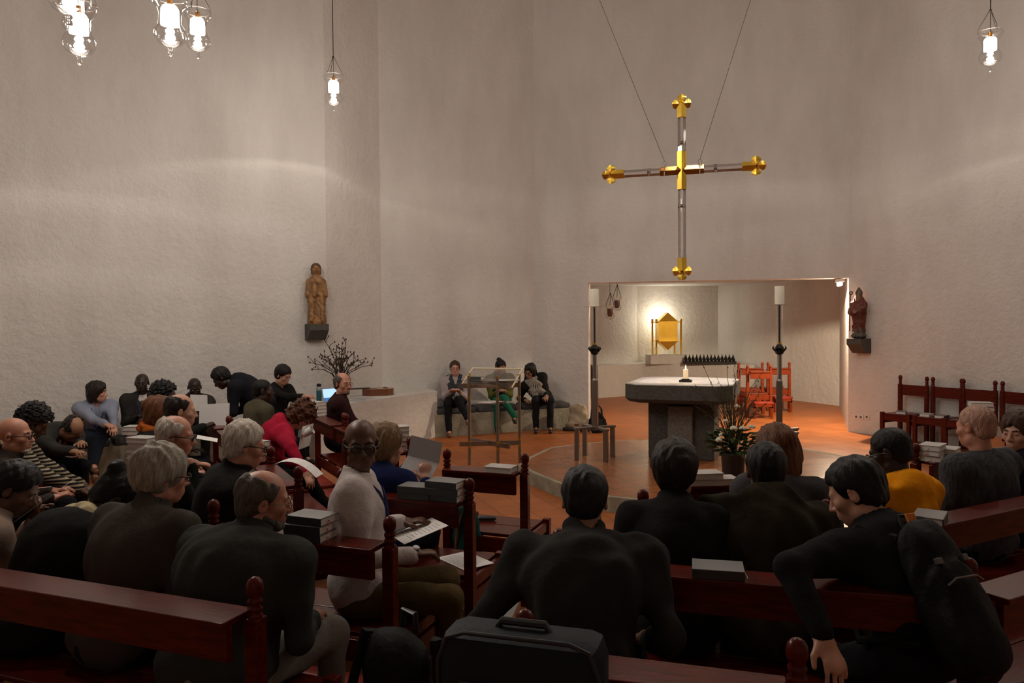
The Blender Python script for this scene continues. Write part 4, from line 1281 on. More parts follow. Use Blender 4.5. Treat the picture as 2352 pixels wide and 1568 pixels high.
def hair_mesh(kind, vox):
    """hair in head coordinates (unit scale)"""
    S = SDF(); c = (0, -.018, .035)
    def cap(t, tz=None): S.add(EL(c, (.077 + t, .098 + t, .084 + (tz or t))), .01)
    face = lambda k=.02, up=0.0, wx=0.0: S.sub(EL((0, .096, -.045 + up), (.118 + wx, .092, .118)), k)
    def ears():
        for s in (-1, 1): S.sub(EL((s * .092, .008, -.022), (.03, .030, .046)), .01)
    noise = (.004, 90, 3, (1, 1, .4))
    if kind in ('short', 'shortthick'):
        cap(.013 if kind == 'short' else .024, .018 if kind == 'short' else .03); S.add(EL((0, -.055, -.02), (.068, .058, .07)), .02)
        face(); ears(); S.sub(PL((0, 0, 1), -.085), .01)
        S.sub(EL((0, .10, -.12), (.12, .13, .07)), .02)
    elif kind == 'buzz':
        cap(.005); S.add(EL((0, -.06, -.02), (.066, .05, .06)), .02); face(); ears(); S.sub(PL((0, 0, 1), -.07), .01); S.sub(EL((0, .10, -.12), (.12, .13, .07)), .02); noise = (.002, 120, 3)
    elif kind == 'ring':   # bald on top
        cap(.010); S.add(EL((0, -.055, -.025), (.069, .058, .06)), .02)
        S.sub(EL((0, .115, -.02), (.10, .112, .13)), .01); ears(); S.sub(PL((0, 0, 1), -.08), .01)
        S.sub(EL((0, .035, .138), (.080, .125, .080)), .015); S.sub(PL((0, -1, .25), -.030), .02); S.sub(EL((0, .10, -.12), (.12, .13, .07)), .02)
    elif kind == 'thin':   # receding, thin on top
        cap(.011); S.add(EL((0, -.055, -.025), (.070, .060, .06)), .02)
        S.sub(EL((0, .125, .01), (.085, .125, .125)), .012); ears(); S.sub(PL((0, 0, 1), -.09), .01)
        S.sub(EL((0, .10, -.12), (.12, .13, .07)), .02)
    elif kind == 'bowl':
        cap(.022, .026); S.add(EL((0, -.045, -.01), (.092, .075, .075)), .03)
        S.sub(EL((0, .118, -.06), (.082, .088, .105)), .015)
        for s in (-1, 1): S.sub(EL((s * .098, .012, -.035), (.03, .032, .03)), .01)
        S.sub(PL((0, .15, 1), -.078), .01); noise = (.006, 75, 3, (1, 1, .3))
    elif kind in ('bob', 'long', 'shortbob'):
        cap(.020, .024)
        S.add(EL((0, -.03, -.03), (.098, .085, .12 if kind != 'shortbob' else .10)), .04)
        S.sub(EL((0, .125, -.065), (.062, .10, .125)), .015)
        if kind == 'bob': S.sub(PL((0, 0, 1), -.125), .012)
        if kind == 'shortbob': S.sub(PL((0, .2, 1), -.105), .012)
        if kind == 'long':
            S.add(EC((0, -.06, -.05), (0, -.085, -.24), .085, .06, (1, 0, 0), .45), .05)
            for s in (-1, 1): S.add(RC((s * .075, -.01, -.05), (s * .08, .02, -.22), .03, .018), .04)
        noise = (.006, 80, 4, (1, 1, .3))
    elif kind == 'curly':
        cap(.022, .022); S.add(EL((0, -.035, -.03), (.105, .09, .11)), .04)
        S.sub(EL((0, .125, -.06), (.066, .095, .115)), .015); noise = (.013, 78, 5, (1, .8, 1.15))
    elif kind == 'afro':
        cap(.02, .026); S.add(EL((0, -.05, -.0), (.085, .075, .085)), .03); face(); ears(); S.sub(PL((0, .2, 1), -.085), .01); noise = (.010, 130, 6)
    elif kind == 'bun':
        cap(.009, .012); S.add(EL((0, -.055, -.02), (.068, .056, .07)), .02); face(.02, -.0); ears(); S.sub(PL((0, 0, 1), -.085), .01)
        S.sub(EL((0, .10, -.12), (.12, .13, .07)), .02)
        S.add(EL((0, -.105, .085), (.045, .042, .042)), .012)
    return S.mesh(vox, noise)

HAIR_CACHE = {}
def ik(S, W, a, b, pole):
    S = np.asarray(S, float); W = np.asarray(W, float)
    d = np.linalg.norm(W - S); ax = nrm(W - S)
    d2 = min(d, a + b - .004); W = S + ax * d2
    x = (a * a - b * b + d2 * d2) / (2 * d2); h = math.sqrt(max(0, a * a - x * x))
    p = np.asarray(pole, float); p = p - ax * (p @ ax); p = nrm(p)
    return S + ax * x + p * h, W

def hand_prims(S, W, d, n, side, curl=.5, hs=1.0):
    """palm, four unequal bent fingers and a thumb leaving the side of the palm"""
    d = nrm(d); n = nrm(np.asarray(n, float) - d * (np.asarray(n, float) @ d)); s = np.cross(d, n) * side
    S.add(EC(W + d * .015 * hs, W + d * .082 * hs, .034 * hs, .040 * hs, s, .38), .018)
    S.add(RC(W - d * .02, W + d * .02, .027 * hs, .026 * hs), .02)
    for off_, L, st in ((.032, .068, .080), (.011, .078, .086), (-.011, .073, .084), (-.031, .058, .076)):
        p = W + d * st * hs + s * off_ * hs; a = .15 + curl * .35
        dd = nrm(d + s * off_ * 3.0)
        for q, fr, r in ((0, .45, .0088), (1, .32, .0080), (2, .23, .0070)):
            dn = nrm(dd * math.cos(a) + n * math.sin(a))
            p2 = p + dn * L * fr * hs
            S.add(RC(p, p2, r * hs, (r - .0006) * hs), .003)
            p = p2; a += curl * .75
    p = W + d * .025 * hs + s * .030 * hs
    t1 = nrm(s * .75 + d * .75 + n * .25); t2 = nrm(s * .25 + d * 1.0 + n * .35)
    q = p + t1 * .038 * hs; r_ = q + t2 * .034 * hs
    S.add(RC(p, q, .0135 * hs, .011 * hs), .012).add(RC(q, r_, .0105 * hs, .0085 * hs), .004)

PEOPLE = []
def person(label, px, d, az, lean=(0, .12), face=None, seat=.45, skin='pale', hair=('short', 'brown'), top=None, trousers=None,
           shoes=None, hands=(None, None), legs=None, glasses=None, bulk=1.0, hs=1.0, vox=None, stand=False, shirt=None, collar='stand',
           hood=None, scarf=None, lanyard=False, beard=None, slouch=.03, eyes=False, sleeve='long', watch=None, pale_cuff=None, hip=None, poles=(None, None), curl=(.5, .5), hand_dir=(None, None), vest=None, shoulder_w=.17, wr=.006, twist=0):
    az_r = R(az)
    fw = Vector((math.sin(az_r), math.cos(az_r))); rt_ = Vector((math.cos(az_r), -math.sin(az_r)))
    H = D(px[0], px[1], d)
    base = H.to_2d() - fw * lean[1] - rt_ * lean[0]
    t = thing('person', label, 'person', (base.x, base.y, 0), az)
    def toloc(p):
        q = Vector((p.x, p.y)) - base
        return V3(q.dot(rt_), q.dot(fw), p.z)
    far = d > 8
    v = vox or (.0062 if d < 4 else .0075 if d < 6 else .0095 if d < 9 else .0105)
    Hc = V3(lean[0], lean[1], H.z)
    fa = face or (az, 0, 0)
    psi = R(fa[0] - az)
    Rh = rotm('Z', -psi) @ rotm('X', -R(fa[1])) @ rotm('Y', R(fa[2] if len(fa) > 2 else 0))
    hp = lambda c: Hc + Rh @ (np.asarray(c, float) * hs)
    P = V3(0, 0, hip if hip else seat + .10)
    u0 = nrm(Hc - P)
    hup = Rh @ V3(0, 0, 1)
    Nk = Hc - .165 * hs * nrm(.45 * hup + .55 * u0) - nrm(np.array((u0[0] * 0, 1, 0)) - u0 * u0[1]) * .022
    u = nrm(Nk - P)
    r_ = rotm('Z', -R(twist)) @ V3(1, 0, 0); r_ = nrm(r_ - u * (r_ @ u)); f_ = np.cross(u, r_)
    Lt = np.linalg.norm(Nk - P)
    B = bulk
    SW = shoulder_w * (1 + (B - 1) * .5)
    Sh = [Nk - u * .055 - r_ * SW - f_ * .005, Nk - u * .055 + r_ * SW - f_ * .005]
    # arms
    arms = []
    for i, sd in enumerate((-1, 1)):
        tg = hands[i]
        if tg is None: W = V3(sd * .12, .32, P[2] + .13)
        elif tg[0] == 'px': W = toloc(D(tg[1], tg[2], tg[3]))
        else: W = V3(*tg)
        pole = poles[i] if poles[i] is not None else V3(sd * .28, -.35, -.9)
        Eb, W = ik(Sh[i], W, .29, .255, pole)
        arms.append((Sh[i], Eb, W))
    # legs
    LG = []
    for i, sd in enumerate((-1, 1)):
        hj = P + V3(sd * .088 * B, .03, -.02)
        if legs and legs[i]: k_, a_ = V3(*legs[i][0]), V3(*legs[i][1])
        elif stand: k_, a_ = V3(sd * .10, .03, P[2] * .53), V3(sd * .11, -.02, .09)
        else: k_, a_ = V3(sd * .12, .43, seat + .085), V3(sd * .12, .40, .09)
        LG.append((hj, k_, a_))
    # ---- body: one continuous surface
    S = SDF()
    S.add(EL(P, (.13, .09, .09)), .03)
    S.add(RC(P, Nk - u * .10, .085, .10), .05)
    S.add(RC(Sh[0], Sh[1], .04, .04), .05)
    S.add(RC(hp((0, -.022, -.045)), Nk - u * .04, .050 * hs, .060 * hs), .03)
    for i in (0, 1):
        a, e, w_ = arms[i]
        S.add(RC(a, e, .042, .034), .03); S.add(RC(e, w_, .034, .026), .015)
        hd_ = nrm(w_ - e) if hand_dir[i] is None else nrm(hand_dir[i][0])
        pn = V3(0, 0, -1) if hand_dir[i] is None else V3(*hand_dir[i][1])
        if abs(hd_ @ pn) > .9: pn = V3(0, -1, .1)
        hand_prims(S, w_, hd_, pn, 1 if i == 1 else -1, curl[i], 1.0 if not far else 1.08)
        hj, k_, an = LG[i]
        S.add(RC(hj, k_, .062, .045), .03); S.add(RC(k_, an, .042, .032), .02)
        S.add(RC(an, an + V3(0, .10, -.05), .03, .025), .02)
    head_prims(S, hp, None, hs, Rh)
    bo = np_obj('body', *S.mesh(v), m_skin(skin), t)
    # ---- hair and face
    hm = Matrix(Rh.tolist()).to_4x4(); hm.translation = Hc.tolist(); hm = hm @ Matrix.Scale(hs, 4)
    if hair[0] != 'bald':
        key = (hair[0], far)
        if key not in HAIR_CACHE: HAIR_CACHE[key] = hair_mesh(hair[0], .0055 if not far else .008)
        ho = np_obj('hair', *HAIR_CACHE[key], m_hair(hair[1]), t, hm)
    if beard:
        bs = SDF()
        bs.add(EL((0, .062, -.095), (.036, .036, .026)), .01)
        if beard[0] == 'full':
            for sgn in (-1, 1): bs.add(RC((sgn * .058, .01, -.06), (sgn * .03, .065, -.095), .016, .022), .02)
            bs.add(RC((-.026, .093, -.05), (.026, .093, -.05), .007, .007), .01)
        else:
            bs.add(RC((-.022, .096, -.05), (.022, .096, -.05), .006, .006), .008)
        np_obj('beard', *bs.mesh(.006, (.003, 160, 2)), m_hair(beard[1]), t, hm)
    if eyes:
        for sgn in (-1, 1):
            eb = MB(); bm = bmesh.new(); bmesh.ops.create_uvsphere(bm, u_segments=16, v_segments=12, radius=.0124)
            bm.verts.index_update()
            for f in bm.faces:
                c = f.calc_center_median()
                # look straight ahead
                eb.f.append([len(eb.v) + k for k in range(len(f.verts))]); eb.v.extend([Vector((v_.co.x, v_.co.y, v_.co.z * .55)) for v_ in f.verts]); eb.mi.append(1 if c.y > .0098 else 0)
            bm.free()
            eo = eb.build('eye', [M_EYEW, M_IRIS], t, smooth='all'); eo.matrix_local = hm @ Matrix.Translation((sgn * .031, .0785, .001))
            lid = SDF().add(EL((sgn * .031, .0775, .004), (.0155, .0145, .0125)), .003).sub(PL((0, .25, 1), .0195), .002)
            br = SDF().add(RC((sgn * .014, .090, .022), (sgn * .034, .088, .027), .0042, .0042), .004).add(RC((sgn * .034, .088, .027), (sgn * .052, .074, .020), .0042, .0025), .004)
            np_obj('eyebrow', *br.mesh(.0025), m_hair(hair[1] if hair[0] != 'bald' else 'dark'), t, hm)
        lp = SDF().add(RC((-.016, .0935, -.0598), (.016, .0935, -.0598), .0055, .0055), .003).add(RC((-.014, .0925, -.0722), (.014, .0925, -.0722), .0066, .0066), .003)
        np_obj('lips', *lp.mesh(.0028), M_LIP[skin], t, hm)
    if glasses:
        fm = M_FRAMEB if glasses == 'black' else M_FRAMEM
        g = MB(); ln_ = MB(); rr = .0032 if glasses == 'black' else .0016
        for sgn in (-1, 1):
            ring = [(sgn * .033 + .0225 * math.cos(q), .1035 - .18 * abs(.0225 * math.cos(q) + 0) * 0, -.002 + .017 * math.sin(q)) for q in [k * math.pi / 10 for k in range(20)]]
            g.tube(ring, rr, 6, closed=True)
            g.tube([(sgn * .055, .1025, .004), (sgn * .073, .085, .006), (sgn * .086, .0, .006), (sgn * .088, -.02, -.004)], rr, 5)
            ln_.add([(p[0], p[1], p[2]) for p in ring], [list(range(20))])
        g.tube([(-.011, .1035, .002), (0, .108, .005), (.011, .1035, .002)], rr, 5)
        go = g.build('glasses', fm, t, smooth=True); go.matrix_local = hm
        lo_ = ln_.build('lenses', M_LENS, go)
    # ---- trousers, shoes
    if trousers:
        S = SDF()
        S.add(EL(P, (.165 * B, .125 * B, .105)), .03)
        for i in (0, 1):
            hj, k_, an = LG[i]
            S.add(RC(hj, k_, .088 * (.6 + .4 * B), .066), .05); S.add(RC(k_, an + V3(0, 0, .02), .064, .050), .03)
        np_obj('trousers', *S.mesh(max(v, .009), (.006, 26, 7)), trousers, t)
    for i in (0, 1):
        an = LG[i][2]
        S = SDF().add(RC(an + V3(0, -.035, -.045), an + V3(0, .15, -.055), .036, .032), .02).add(RC(an + V3(0, -.01, .0), an + V3(0, .03, -.03), .042, .036), .02).sub(PL((0, 0, 1), an[2] - .088), .005)
        np_obj('shoe', *S.mesh(.010), shoes or mat('black_shoe', (.012, .011, .011), .4), t)
    # ---- upper garment
    if top:
        S = SDF()
        S.add(EL(P + u * .02, (.172 * B, .132 * B, .12)), .03)
        S.add(EC(P + u * .05, P + u * (Lt * .45), .150 * B, .155 * B, r_, .74), .06)
        S.add(EL(P + u * (Lt * .70) - f_ * slouch * .7, np.array((.176 * B, .125 * B, .20)), np.stack([r_, f_, u], 1)), .07)
        S.add(RC(Sh[0], Sh[1], .055, .055), .06)
        for i in (0, 1): S.add(RC(Nk + u * .0 - f_ * .012, Sh[i], .050, .058), .05)
        for i in (0, 1):
            a, e, w_ = arms[i]
            ww = w_ - nrm(w_ - e) * .015
            if sleeve == 'long':
                S.add(RC(a, a + (e - a) * .45, .070 * (.7 + .3 * B), .062), .075); S.add(RC(a, e, .064 * (.7 + .3 * B), .052), .03); S.add(RC(e, ww, .052, .040), .02)
            elif sleeve == 'none':
                pass
        if collar == 'stand':
            S.add(TOR(Nk + u * .030, nrm(u + .25 * f_), .070, .011, .030), .010)
        elif collar == 'shirt':
            S.add(TOR(Nk + u * .02, nrm(u + .35 * f_), .064, .009, .016), .008)
            for s in (-1, 1): S.add(EC(Nk + f_ * .06 + r_ * s * .015 + u * .01, Nk + f_ * .085 + r_ * s * .055 - u * .035, .016, .012, r_, .5), .008)
        elif collar == 'lapel':
            S.add(TOR(Nk + u * .005 - f_ * .01, nrm(u + .5 * f_), .072, .012, .014), .012)
            S.sub(EC(Nk + f_ * .12 + u * .03, Nk + f_ * .18 - u * .26, .084, .016, r_, 1.0), .012)
        elif collar == 'vneck':
            S.sub(EC(Nk + f_ * .11 + u * .03, Nk + f_ * .15 - u * .10, .05, .014, r_, 1.2), .012)
        if collar == 'hood' or hood:
            S.add(EL(Nk - f_ * .085 - u * .01, (.14, .065, .095), np.stack([r_, f_, u], 1)), .03)
            S.add(TOR(Nk + u * .0 - f_ * .01, nrm(u + .5 * f_), .088, .026, .01), .025)
        S.sub(RC(Nk + u * .005, hp((0, -.02, -.03)), .060, .064), .008)
        jo = np_obj('jacket' if collar in ('stand', 'lapel') else 'hoodie' if collar == 'hood' else 'shirt' if collar == 'shirt' else 'jumper', *S.mesh(max(v, .0075), (wr, 24, len(PEOPLE) + 1, (1, 1, .8))), top, t)
        topS = S
        if vest:
            S4 = SDF()
            S4.add(EC(P + u * .06, P + u * (Lt * .45), .160 * B, .165 * B, r_, .76), .06)
            S4.add(EL(P + u * (Lt * .70) - f_ * slouch * .7, np.array((.178 * B, .130 * B, .20)), np.stack([r_, f_, u], 1)), .07)
            for i in (0, 1): S4.add(RC(Nk - u * .01 - f_ * .012, Sh[i] - r_ * (.03 if i else -.03), .056, .062), .04)
            S4.add(TOR(Nk + u * .015 - f_ * .005, nrm(u + .3 * f_), .078, .010, .018), .015)
            S4.sub(EC(Nk + f_ * .12 + u * .03, Nk + f_ * .17 - u * .14, .05, .014, r_, 1.2), .012)
            S4.sub(RC(Nk - u * .01, hp((0, -.02, -.03)), .068, .07), .008)
            np_obj('vest', *S4.mesh(max(v, .0085), (.006, 26, 3)), vest, t)
        if shirt:
            S2 = SDF()
            S2.add(EL(P + u * (Lt * .72) - f_ * slouch * .5, np.array((.145 * B, .108 * B, .17)), np.stack([r_, f_, u], 1)), .05)
            S2.add(RC(Nk - u * .05 - r_ * .06, Nk - u * .05 + r_ * .06, .045, .045), .05)
            S2.add(TOR(Nk + u * .022, nrm(u + .35 * f_), .059, .008, .018), .008)
            for s in (-1, 1): S2.add(EC(Nk + f_ * .055 + r_ * s * .012 + u * .015, Nk + f_ * .08 + r_ * s * .045 - u * .03, .014, .010, r_, .5), .008)
            S2.sub(RC(Nk + u * .01, hp((0, -.02, -.03)), .054, .056), .006)
            np_obj('shirt', *S2.mesh(max(v, .0075)), shirt, t)
        if scarf:
            S3 = SDF()
            S3.add(TOR(Nk + u * .02, nrm(u + .3 * f_), .078, .034, .012), .02)
            for s in (-1, 1): S3.add(EC(Nk + f_ * .08 + r_ * s * .05, P + u * (Lt * .35) + f_ * .14 + r_ * s * .06, .055, .06, r_, .4), .03)
            np_obj('scarf', *S3.mesh(max(v, .008), (.012, 40, 9)), scarf, t)
        if lanyard:
            pts = []
            def surf(base_, dirv, far_=.5):
                o = far_
                for _ in range(60):
                    q = base_ + dirv * o
                    dd = min(topS.ev(q), 9)
                    if dd < .006: break
                    o -= max(.004, dd * .8)
                return base_ + dirv * (o + .004)
            m_ = MB()
            for s in (-1, 1):
                pl_ = [Nk - f_ * .068 + u * .035, Nk - f_ * .03 + r_ * s * .074 + u * .03, Nk + r_ * s * .07 + f_ * .04 + u * .015]
                for k in range(1, 8):
                    w2_ = k / 7
                    bb = Nk + r_ * s * .07 * (1 - w2_) - u * (.03 + .27 * w2_)
                    pl_.append(surf(bb, f_))
                m_.tube([p.tolist() for p in pl_], .0065, 6)
            lo2 = m_.build('lanyard', M_LANYARD, t, smooth=True)
            e_ = surf(Nk - u * .34, f_)
            bm_ = MB().box((-.035, -.004, -.05), (.035, .004, .05)).build('name_badge', M_BADGE, lo2)
            q4 = Matrix((r_.tolist(), f_.tolist(), u.tolist())).transposed().to_4x4(); q4.translation = (e_ + f_ * .01).tolist(); bm_.matrix_local = q4
    if watch is not None:
        a, e, w_ = arms[watch[0]]
        ax = nrm(w_ - e); c = w_ + ax * .012
        wm = watch[1]
        q4 = Vector(ax.tolist()).to_track_quat('Z', 'Y').to_matrix().to_4x4(); q4.translation = c.tolist()
        wo = MB().lathe([(.029, -.009), (.0315, -.008), (.0315, .008), (.029, .009)], 20, cap=False).build('watch_strap', wm, t, smooth=True); wo.matrix_local = q4
        out = nrm(V3(*watch[2]) - ax * (V3(*watch[2]) @ ax))
        fm_ = Vector(out.tolist()).to_track_quat('Z', 'Y').to_matrix().to_4x4(); fm_.translation = (c + out * .030).tolist()
        dial = MB().lathe([(.0005, .008), (.015, .008), (.017, .006), (.017, 0)], 18).build('watch_dial', M_BADGE, wo, smooth=True); dial.matrix_local = q4.inverted() @ fm_
    PEOPLE.append((label, t, dict(arms=arms, Nk=Nk, u=u, f=f_, r=r_, P=P, hp=hp, base=base, Sh=Sh)))
    return t
# ------------------------------------------------------------------ the congregation
BLK = cloth('black_wool', (.011, .0105, .0105)); CHAR = cloth('charcoal_wool', (.060, .051, .045)); GRN = cloth('grey_green_tweed', (.034, .036, .033))
BRN = cloth('brown_suit', (.035, .027, .022)); TAN = cloth('tan_tweed', (.085, .072, .045)); NAVY = cloth('navy_suit', (.012, .012, .018)); DSUIT = cloth('grey_suit', (.03, .028, .026))
DBRN = cloth('dark_brown_leather', (.022, .013, .010), .6); BURG = cloth('burgundy_wool', (.028, .009, .010)); PINK = cloth('raspberry_fleece', (.36, .010, .035)); BLUE = cloth('royal_blue_knit', (.010, .016, .075))
LBLUE = cloth('light_blue_knit', (.25, .28, .37)); BEIGE = cloth('beige_coat', (.30, .225, .18)); YEL = cloth('yellow_hoodie_cloth', (.80, .30, .006)); GKNIT = mat('grey_cable_knit', (.042, .046, .052), .95, bump=(55, .9, .02), var=.35, vscale=40, stretch=(1, 1, .3))
OLIVE = cloth('olive_parka', (.028, .023, .013)); JEANS = cloth('dark_jeans', (.014, .019, .032)); KHAKI = cloth('khaki_twill', (.095, .066, .025)); DTR = cloth('dark_trousers', (.010, .010, .012)); PALETR = cloth('pale_trousers', (.20, .18, .16))
GREENTR = cloth('green_trousers', (.012, .11, .065)); WSHIRT = cloth('white_shirt', (.62, .56, .54)); ORSH = cloth('orange_shirt', (.42, .065, .012)); PSHIRT = cloth('pale_shirt', (.42, .36, .36)); GREENC = cloth('green_shirt', (.11, .12, .07))
VEST = cloth('slate_vest', (.045, .050, .060)); OLSC = cloth('olive_scarf', (.10, .10, .025)); CREAM = cloth('cream_wool', (.55, .48, .30)); GSCARF = cloth('pale_scarf', (.28, .25, .21))
STRIPE = stripe_mat('cream_black_stripes', (.012, .010, .010), (.36, .29, .19), .025, 'Z', .55); CHECK = mat('fine_check_shirt', (.56, .50, .49), .9, bump=(30, .35, .015), var=.14, vscale=160, spec=.2)
SHAWL = stripe_mat('striped_shawl', (.02, .02, .02), (.40, .36, .31), .035, 'X', .5); ORNG = cloth('orange_top', (.50, .12, .02))
BOOT = mat('brown_leather', (.13, .055, .022), .5)

# --- nearest bench
person('stout man in grey green jacket and orange collar, balding with glasses, nearest the camera', (607, 1148), 3.1, 24, (.02, .26), (66, 10, 4), skin='ruddy', hair=('ring', 'greydark'), top=GRN, trousers=PALETR, shirt=ORSH, collar='stand', glasses='metal', bulk=1.44, beard=('full', 'greydark'), vox=.0052, shoulder_w=.195, slouch=.06, eyes=True, hands=((-.1, .34, .66), (.16, .38, .62)), legs=(None, ((.20, .46, .535), (.20, .42, .09))))
person('grey haired man with straight bobbed hair and charcoal jacket, seen from behind', (372, 1092), 3.4, 22, (.0, .27), (50, 8, 0), skin='ruddy', hair=('bowl', 'grey'), top=CHAR, trousers=DTR, collar='stand', glasses='black', bulk=1.15, vox=.0056, shoulder_w=.18, slouch=.05, hs=1.04)
person('person in black coat with frilled cream collar, head bowed low', (268, 1142), 3.62, 25, (.06, .40), (55, 52, 8), skin='dark', hair=('bun', 'black'), top=BLK, trousers=DTR, collar='stand', scarf=CREAM, bulk=1.22, slouch=.08, hs=1.04)
person('woman in beige coat holding up a sheet of paper, dark hair', (36, 1122), 3.75, 48, (.02, .26), (72, 34, 0), skin='brown', hair=('short', 'black'), top=BEIGE, trousers=DTR, collar='stand', hands=(('px', 70, 1205, 3.95), ('px', 78, 1196, 3.8)), bulk=1.1, hs=1.03, eyes=True)
# --- row behind
person('bald black man in pale striped shirt and blue lanyard turning to the camera', (829, 1020), 3.72, 84, (-.02, .02), (164, 4, 0), skin='brown', hair=('bald', 'black'), top=CHECK, trousers=KHAKI, collar='shirt', glasses='black', eyes=True, lanyard=True, vox=.0048, bulk=1.1, slouch=.0, hands=(('px', 925, 1200, 4.0), ('px', 948, 1272, 3.60)), watch=(1, mat('watch_leather', (.01, .01, .01), .5), (.3, .0, 1)), poles=(V3(-.3, -.5, -.8), V3(.5, -.5, -.7)), legs=(((-.10, .43, .545), (-.10, .42, .09)), ((.13, .44, .535), (.13, .46, .09))), curl=(.35, .6))
person('white haired man in black coat with black glasses, seen from behind', (563, 1022), 4.2, 52, (.0, .16), (62, 14, 0), skin='ruddy', hair=('short', 'white'), top=BLK, trousers=DTR, collar='stand', glasses='black', bulk=1.16, slouch=.05, vox=.0062, hs=1.04)
person('white haired balding man in dark green jacket and glasses, in profile', (405, 1000), 4.8, 60, (.0, .12), (78, 10, 0), skin='ruddy', hair=('ring', 'white'), top=cloth('dark_green_jacket', (.018, .021, .016)), trousers=DTR, shirt=GREENC, collar='lapel', glasses='black', vox=.0068, hs=1.04, hands=(('px', 436, 1062, 5.05), ('px', 440, 1064, 4.8)), hand_dir=((V3(.2, .9, -.2), V3(0, -.2, -1)), (V3(-.2, .9, -.2), V3(0, -.2, -1))))
person('woman in royal blue jumper reading a booklet, hair clip in her short hair', (886, 1022), 4.55, 24, (.0, .14), (58, 10, 0), skin='pale', hair=('shortbob', 'blond'), top=BLUE, trousers=DTR, collar='crew', hands=(('px', 938, 1072, 4.9), ('px', 978, 1105, 4.62)), vox=.0066, curl=(.7, .7))
# --- angled rows, left
person('bald man with black rectangular glasses and white goatee, in profile', (36, 1000), 5.15, 62, (.0, .12), (80, 4, 0), skin='ruddy', hair=('bald', 'greydark'), top=DBRN, trousers=DTR, collar='stand', glasses='black', beard=('goatee', 'white'), vox=.0066, bulk=1.1, eyes=True)
person('person in black and cream striped jumper holding a small card', (78, 968), 5.6, 66, (.0, .22), (74, 38, 0), skin='brown', hair=('afro', 'black'), top=STRIPE, trousers=DTR, collar='crew', hands=(('px', 196, 1118, 5.75), ('px', 190, 1128, 5.5)), vox=.0075, curl=(.7, .7))
person('man in dark grey jacket bent right over, only his crown showing', (167, 985), 7.0, 112, (.0, .46), (122, 66, 0), skin='tan', hair=('ring', 'dark'), top=DSUIT, trousers=DTR, shirt=NAVY, collar='lapel', hands=(('px', 190, 1022, 6.7), ('px', 178, 1040, 6.6)), slouch=.1, bulk=1.05)
person('woman in light blue jumper and jeans with a dark bob, legs crossed', (224, 900), 9.2, 142, (.0, .24), (78, 6, 0), skin='pale', hair=('bob', 'dark'), top=LBLUE, trousers=JEANS, shoes=BOOT, collar='vneck', lanyard=True, seat=.44, hands=(('px', 262, 992, 8.85), ('px', 270, 990, 8.8)), eyes=True, legs=(((-.02, .44, .62), (.10, .52, .22)), ((.10, .43, .53), (.08, .42, .09))), curl=(.8, .8))
person('bald black man in dark grey suit and white shirt facing the camera', (326, 880), 9.55, 150, (.0, .10), (162, 4, 0), skin='deep', hair=('bald', 'black'), top=DSUIT, trousers=DTR, shirt=WSHIRT, collar='lapel', lanyard=True, seat=.44, eyes=True, hands=((-.08, .30, .72), (.08, .30, .72)))
person('person with curled black hair and dark coat, face turned aside', (378, 908), 7.0, 62, (.0, .10), (78, 6, 0), skin='dark', hair=('afro', 'black'), top=BLK, trousers=DTR, collar='stand', glasses='black', eyes=False, hands=(None, ('px', 468, 980, 7.25)), curl=(.5, .7))
person('woman with auburn hair and an orange top under a black coat', (366, 948), 5.95, 62, (.0, .12), (50, 8, 0), skin='pale', hair=('bob', 'auburn'), top=BLK, trousers=DTR, collar='stand', scarf=ORNG, hands=(None, None))
person('man with thinning dark hair behind the white haired man in profile', (416, 943), 5.55, 62, (.0, .12), (62, 8, 0), skin='pale', hair=('ring', 'dark'), top=NAVY, trousers=KHAKI, collar='stand')
person('bald man in brown suit reading white sheets against the wall', (447, 890), 9.9, 158, (.0, .16), (150, 22, 0), skin='deep', hair=('bald', 'black'), top=BRN, trousers=DTR, shirt=NAVY, collar='lapel', seat=.44, eyes=True, hands=(('px', 476, 945, 9.3), ('px', 447, 940, 9.4)), curl=(.7, .7))
person('man in dark navy suit standing bent forward at the waist', (508, 868), 9.1, 262, (.0, .50), (255, 42, 0), skin='deep', hair=('short', 'black'), top=NAVY, trousers=NAVY, shirt=WSHIRT, collar='lapel', stand=True, hip=.93, hands=((-.10, .55, .72), (.12, .50, .74)), slouch=.10, eyes=True, lanyard=False)
person('bald black man in tan tweed jacket seen from behind', (605, 897), 8.3, 48, (.0, .10), (70, 4, 0), skin='dark', hair=('buzz', 'black'), top=TAN, trousers=DTR, shirt=WSHIRT, collar='lapel', bulk=1.05)
person('black haired man in black jumper with glasses leaning by the wall', (650, 862), 10.1, 118, (.0, .14), (112, 26, 0), skin='pale', hair=('shortthick', 'black'), top=BLK, trousers=DTR, collar='crew', glasses='metal', seat=.50, hands=(('px', 706, 915, 10.0), ('px', 712, 912, 9.8)), eyes=True)
person('woman in raspberry pink fleece bending down, curly auburn hair', (694, 952), 6.75, 72, (.0, .42), (80, 52, 0), skin='pale', hair=('curly', 'curly'), top=PINK, trousers=DTR, collar='hood', hands=((-.02, .40, .60), ('px', 700, 1085, 6.2)), slouch=.09, legs=(None, ((.12, .46, .50), (.14, .66, .10))), curl=(.7, .5), poles=(None, V3(.5, -.2, .4)), wr=.008)
person('balding man in burgundy cardigan with glasses and goatee, hands on his knee', (788, 881), 8.45, 80, (.0, .08), (128, 4, 0), skin='ruddy', hair=('ring', 'greydark'), top=BURG, trousers=DTR, collar='shirt', glasses='metal', beard=('goatee', 'greydark'), hands=((-.06, .42, .66), (.04, .42, .66)), eyes=True, vox=.0085)
